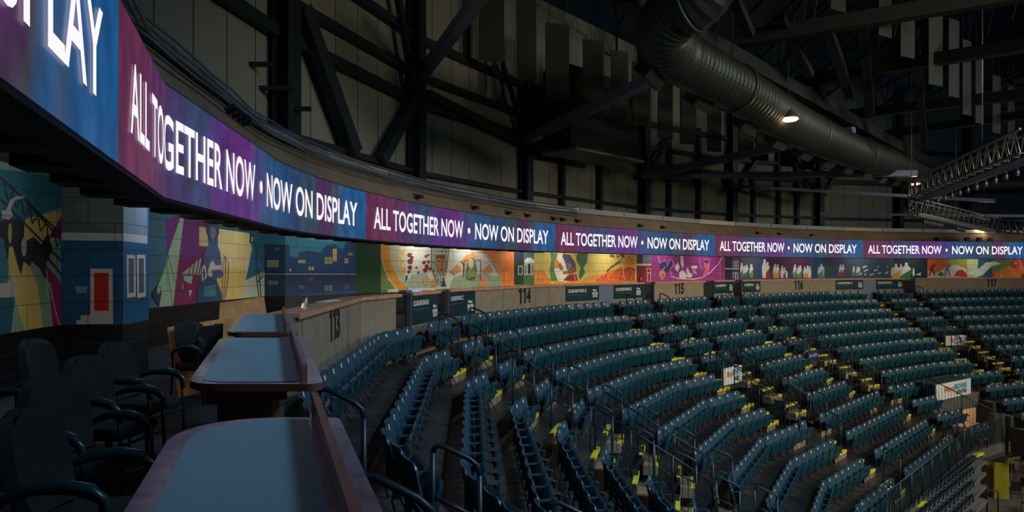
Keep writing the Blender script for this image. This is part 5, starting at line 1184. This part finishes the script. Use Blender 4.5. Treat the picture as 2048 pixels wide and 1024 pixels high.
for vi, nm, kind, w0 in ((1, 'white Mary Browns Centre sign with rails, hung between sections 114 and 115', 'mb', .80), (2, 'navy sign with silver letters on the rail between 115 and 116', 'ultra', .7), (3, 'white Mary Browns Centre sign on the rail between 116 and 117', 'mb', .80)):
    A_, B3 = voms[vi]; a = pt_on(orow(5)+.68, A_, 0); c = pt_on(orow(5)+.68, B3, 0); m_ = (a+c)/2; w_ = (c-a)*w0/2
    rail_sign((m_-w_).xy, (m_+w_).xy, EYE-(4.47 if vi == 1 else 4.38), EYE-(3.82 if vi != 2 else 3.92), nm, kind)
# ------------------------------------------------------------------ big tunnel mouth at the right, guard rails, lower floor
ZF = EYE-11.1
b = MB(); b.face([(-2, 4, ZF), (70, 4, ZF), (70, 70, ZF), (-2, 70, ZF)]); b.build('floor', M_conc2)['kind'] = 'structure'
z9 = ztread(9)
e9 = R1.offset(-(orow(9)+.62)); s0_, s1_ = e9.hit(*J1), e9.hit(*J2)
b = MB(); b.sweep(e9.subn(s0_, s1_), [(-.12, z9-.75), (.25, z9-.75), (.25, z9+.02), (-.12, z9+.02)]); b.build('wall_lintel', M_conc2)['kind'] = 'structure'
a9, c9 = e9.at(s0_), e9.at(s1_)
b = MB()   # tunnel back and side walls
dd = (c9-a9).normalized(); oo = Vector((-dd.y, dd.x))
far_a, far_c = a9+oo*6, c9+oo*4+dd*15
b.face([p3(far_a, ZF), p3(far_c, ZF), p3(far_c, z9-.6), p3(far_a, z9-.6)]); b.face([p3(a9-dd*.3, ZF), p3(far_a, ZF), p3(far_a, z9-.6), p3(a9-dd*.3, z9-.6)])
b.build('wall_tunnel', M_peach)['kind'] = 'structure'
b = MB(); b.face([p3(a9, z9-.62), p3(c9+dd*15, z9-.62), p3(far_c, z9-.62), p3(far_a, z9-.62)]); b.build('ceiling', M_conc2)['kind'] = 'structure'
for q_, e_w in ((1, 130), (6, 150), (11, 150)): light('tunnel_lamp', 'AREA', (*((a9+c9)/2+oo*2.4+dd*q_), z9-.8), e_w, (1.0, .80, .56), 1.0, (*((a9+c9)/2+oo*6+dd*(q_+.5)), ZF+1))
# raker wall along the right side of the mouth
b = MB(); P, d_ = V2(J2[0]), V2(J2[1]).normalized(); h_ = Vector((-d_.y, d_.x))*.35
for k in (10, 11, 12):
    e0 = R1.offset(-(orow(k)-.30)); e1 = R1.offset(-(orow(k)+.62)); q0, q1 = e0.at(e0.hit(*J2)), e1.at(e1.hit(*J2)); q0 -= h_*.2; q1 -= h_*.2; zt = ztread(k)+.12; zb = ztread(k)-1.05
    b.grid([[p3(q0, zb), p3(q1, zb), p3(q1+h_, zb), p3(q0+h_, zb)], [p3(q0, zt), p3(q1, zt), p3(q1+h_, zt), p3(q0+h_, zt)]], 0, False, True, True)
b.build('wall_raker', M_conc2)['kind'] = 'structure'
cp = PX(1997, 991, 33.3); root = empty('concrete_column', (cp.x, cp.y, ZF), 0, 'concrete column with yellow painted lower half at the tunnel mouth', 'column')
dX = Vector((.96, -.28, 0)).normalized(); dY = Vector((.28, .96, 0)).normalized()
b = MB(); b.box((0, 0, 1.07), (.66, .66, 2.14), dX, dY, bev=.04); b.build('yellow_base', mat('yellow_column_paint', (.36, .31, .015), .5, noise=.15, nscale=3), root)
b = MB(); b.box((0, 0, 2.14+.95), (.64, .64, 1.9), dX, dY, bev=.04); b.build('concrete_shaft', M_conc2, root)
b = MB(); b.tube([(.36, -.36, .3), (.36, -.36, 3.2)], .02, 6); b.build('conduit', M_tray, root)
# side guard of the tunnel mouth, stepping down with the rows, and front rail of row twelve
def off_line(L, off, z): return pt_on(off, L, z)
jl = along(J1, -.12)
guard([pt_on(orow(9)+.5, jl, z9+.05), pt_on(orow(12)+.55, jl, ztread(12)+.1)], 'sloping picket guard rail down the left side of the tunnel mouth', spacing=.13, h=1.15)
guard([pt_on(orow(9)+.55, J1, z9), pt_on(orow(9)+.55, J2, z9)], 'picket guard rail over the tunnel mouth behind the big sign', spacing=.2, pick=True, h=1.05)
e12 = R1.offset(-(orow(12)+.56)); sj = e12.hit(*jl); sl = e12.ray(1775, True)
gp = [Vector(p3(p, ztread(12)+.02)) for p in e12.sub(sl, sj)]
guard(gp, 'long picket guard rail along the front of the lowest fixed row', spacing=.125, h=1.12, post_every=1.25)
b = MB(); b.sweep(e12.subn(sl-8, sj), [(-.06, ztread(12)-.34), (.10, ztread(12)-.34), (.10, ztread(12)+.03), (-.06, ztread(12)+.03)]); b.build('trim_2', M_conc2)['kind'] = 'structure'
P0 = Vector(p3(e12.at(sl), ztread(12)))
root = empty('chrome_gate', P0, 0, 'pair of chrome gate posts at the near end of the front guard rail', 'gate')
for q in (0, .3): b = MB(); t = e12.tan(sl); b.tube([(t.x*q-.02, t.y*q, 0), (t.x*q, t.y*q, 1.2), (t.x*(q+.12), t.y*(q+.12), 1.28)], .025, 8); b.build('post', mat('chrome', (.6, .6, .6), .15, 1), root)
for j, x in enumerate((1836, 1950)):
    s = e12.ray(x, True); p = e12.at(s); t = e12.tan(s); y_ = Vector((t.y, -t.x)); b = MB(); b.box((0, 0, 0), (.8, .14, .10), (t.x, t.y, 0), (y_.x, y_.y, 0)); tag(b.build('yellow_edge_block', M_yel, None, (p.x+y_.x*.12, p.y+y_.y*.12, ztread(12)-.06)), 'yellow edge block below the front guard rail, %s one' % ('nearer', 'farther')[j], 'edge block')
# big white sign above the tunnel mouth with its dark box
a_, c_ = e9.at(s0_+.1), e9.at(s0_+3.75); dn = (c_-a_).normalized(); nn_ = Vector((dn.y, -dn.x))
rail_sign(a_+nn_*.25, c_+nn_*.25, EYE-6.18, EYE-5.42, 'large white Mary Browns Centre sign over the tunnel mouth', 'mb')
b = MB(); b.box((0, 0, 0), (3.7, .9, .70), (dn.x, dn.y, 0), (nn_.x, nn_.y, 0)); cc = (a_+c_)/2-nn_*.28; tag(b.build('sign_box', mat('dark_teal_box', (.008, .03, .04), .5), None, (cc.x, cc.y, EYE-5.74)), 'dark teal box behind the large white sign', 'box')
# retractable bleachers
M_bleach = mat('bleacher_board', (.10, .10, .10), .5)
brows = []
bd, bn = Vector((.719, .695)), Vector((.695, -.719)); E0 = Vector(((1957-1024)/F*28.0, 28.0)); kr = (1957-1024)/F
for j in range(11):
    q = E0+bn*(.30*j); u = (kr*q.y-q.x)/(bd.x-kr*bd.y); q = q+bd*u; z = EYE-7.80-.115*j
    e = Path([q-bd*11, q]); s1 = e.S[-1]; s0 = 1.0
    brows.append((e, s0, s1, z)); P = e.at(s1)
    b = MB(); b.sweep(e.subn(s0, s1), [(.02, z-.05), (-.26, z-.05), (-.26, z), (.02, z)]); b.sweep(e.subn(s0, s1), [(-.24, z-.12), (-.26, z-.12), (-.26, z-.05), (-.24, z-.05)])
    o = b.build('bleacher_deck', M_bleach); L = Vector((P.x, P.y, z))
    for v in o.data.vertices: v.co -= L
    o.location = L; tag(o, 'grey deck of the pull-out bleachers, %s step down' % ORD[j+1], 'bleacher', 'pull-out bleacher steps')
lb = lod(.5); lb_me = None
b = MB()
seat_back(b, .46, 4, 0); seat_pan(b, .46, 3, 1); seat_arm(b, .5, 2, 1)
for i, v in enumerate(b.v): b.v[i] = (v[0]*.85, v[1]*.6, v[2]*.36)
lb_me = b.data('folding_seat', [M_seat, M_seat2, M_arm])
for j, (e, s0, s1, z) in enumerate(brows):
    n = int((s1-.6-s0)/.52)
    for i in range(n):
        s = s1-.6-i*.52; p = e.at(s)-e.out(s)*.05; t = e.tan(s)
        if not (-20 < 1024+F*p.x/p.y < 2060 and HOR+F*(EYE-z-.6)/p.y < 1030): continue
        o = bpy.data.objects.new('bleacher_chair', lb_me); COL.objects.link(o); o.location = (p.x, p.y, z); o.rotation_euler = (0, 0, math.atan2(-t.y*-1, 1) if False else math.atan2(t.y, t.x))
        tag(o, 'small dark seat on the pull-out bleachers, row %s from top, %s from right end' % (WORDN[j+1], ORD[min(i+1, 28)]), 'seat', 'small seats on the pull-out bleachers')
# things on the tunnel floor at the right edge
def stool(x, y, label, s_=1.0):
    root = empty('folding_chair', (x, y, ZF), random.uniform(-1, 1), label, 'chair', 'dark chairs on the lower floor')
    b = MB(); b.box((0, 0, .46*s_), (.44, .42, .04), bev=.03); b.build('seat', M_black, root); b = MB(); b.box((0, -.2, .72*s_), (.44, .03, .34)); b.build('backrest', M_black, root)
    for sx in (-1, 1):
        for sy in (-1, 1): b = MB(); b.tube([(sx*.19, sy*.18, .44*s_), (sx*.21, sy*.21, 0)], .014, 6); b.build('leg', M_dark, root)
for j, (x, y, Y) in enumerate(((2030, 960, 33), (2052, 940, 33.5), (2040, 900, 38), (2020, 930, 36), (2058, 985, 31))):
    p = PX(x, y, Y); stool(p.x, p.y, 'dark chair on the floor behind the yellow column, %s of the cluster' % ['front', 'right', 'far right', 'left', 'nearest'][j])
p = PX(2030, 930, 37.5); root = empty('trestle_table', (p.x, p.y, ZF), .3, 'dark trestle table on the floor behind the yellow column', 'table'); b = MB(); b.box((0, 0, .95), (2.2, .8, .05)); b.build('table_top', M_dark, root)
for sx in (-1, 1): b = MB(); b.beam((sx*.9, -.3, 0), (sx*.9, .3, .92), .04, .04); b.beam((sx*.9, .3, 0), (sx*.9, -.3, .92), .04, .04); b.build('leg', M_dark, root)
p0 = PX(1975, 972, 33.0); slab('leaning_board', [(p0.x-.1, p0.y, ZF), (p0.x+.25, p0.y+.9, ZF), (p0.x+.35, p0.y+.9, ZF+1.5), (p0.x+.1, p0.y, ZF+1.5)], .04, M_black, 'black board leaning beside the yellow column', 'board')
P = PX(1985, 1010, 31); root = empty('barrier_hoop', (P.x, P.y, ZF), 0, 'low dark hoop barrier in front of the yellow column', 'barrier'); b = MB(); b.tube([(-.25, 0, 0), (-.25, 0, .95), (-.15, 0, 1.05), (.15, 0, 1.05), (.25, 0, .95), (.25, 0, 0)], .03, 8); b.build('hoop', M_rail, root)
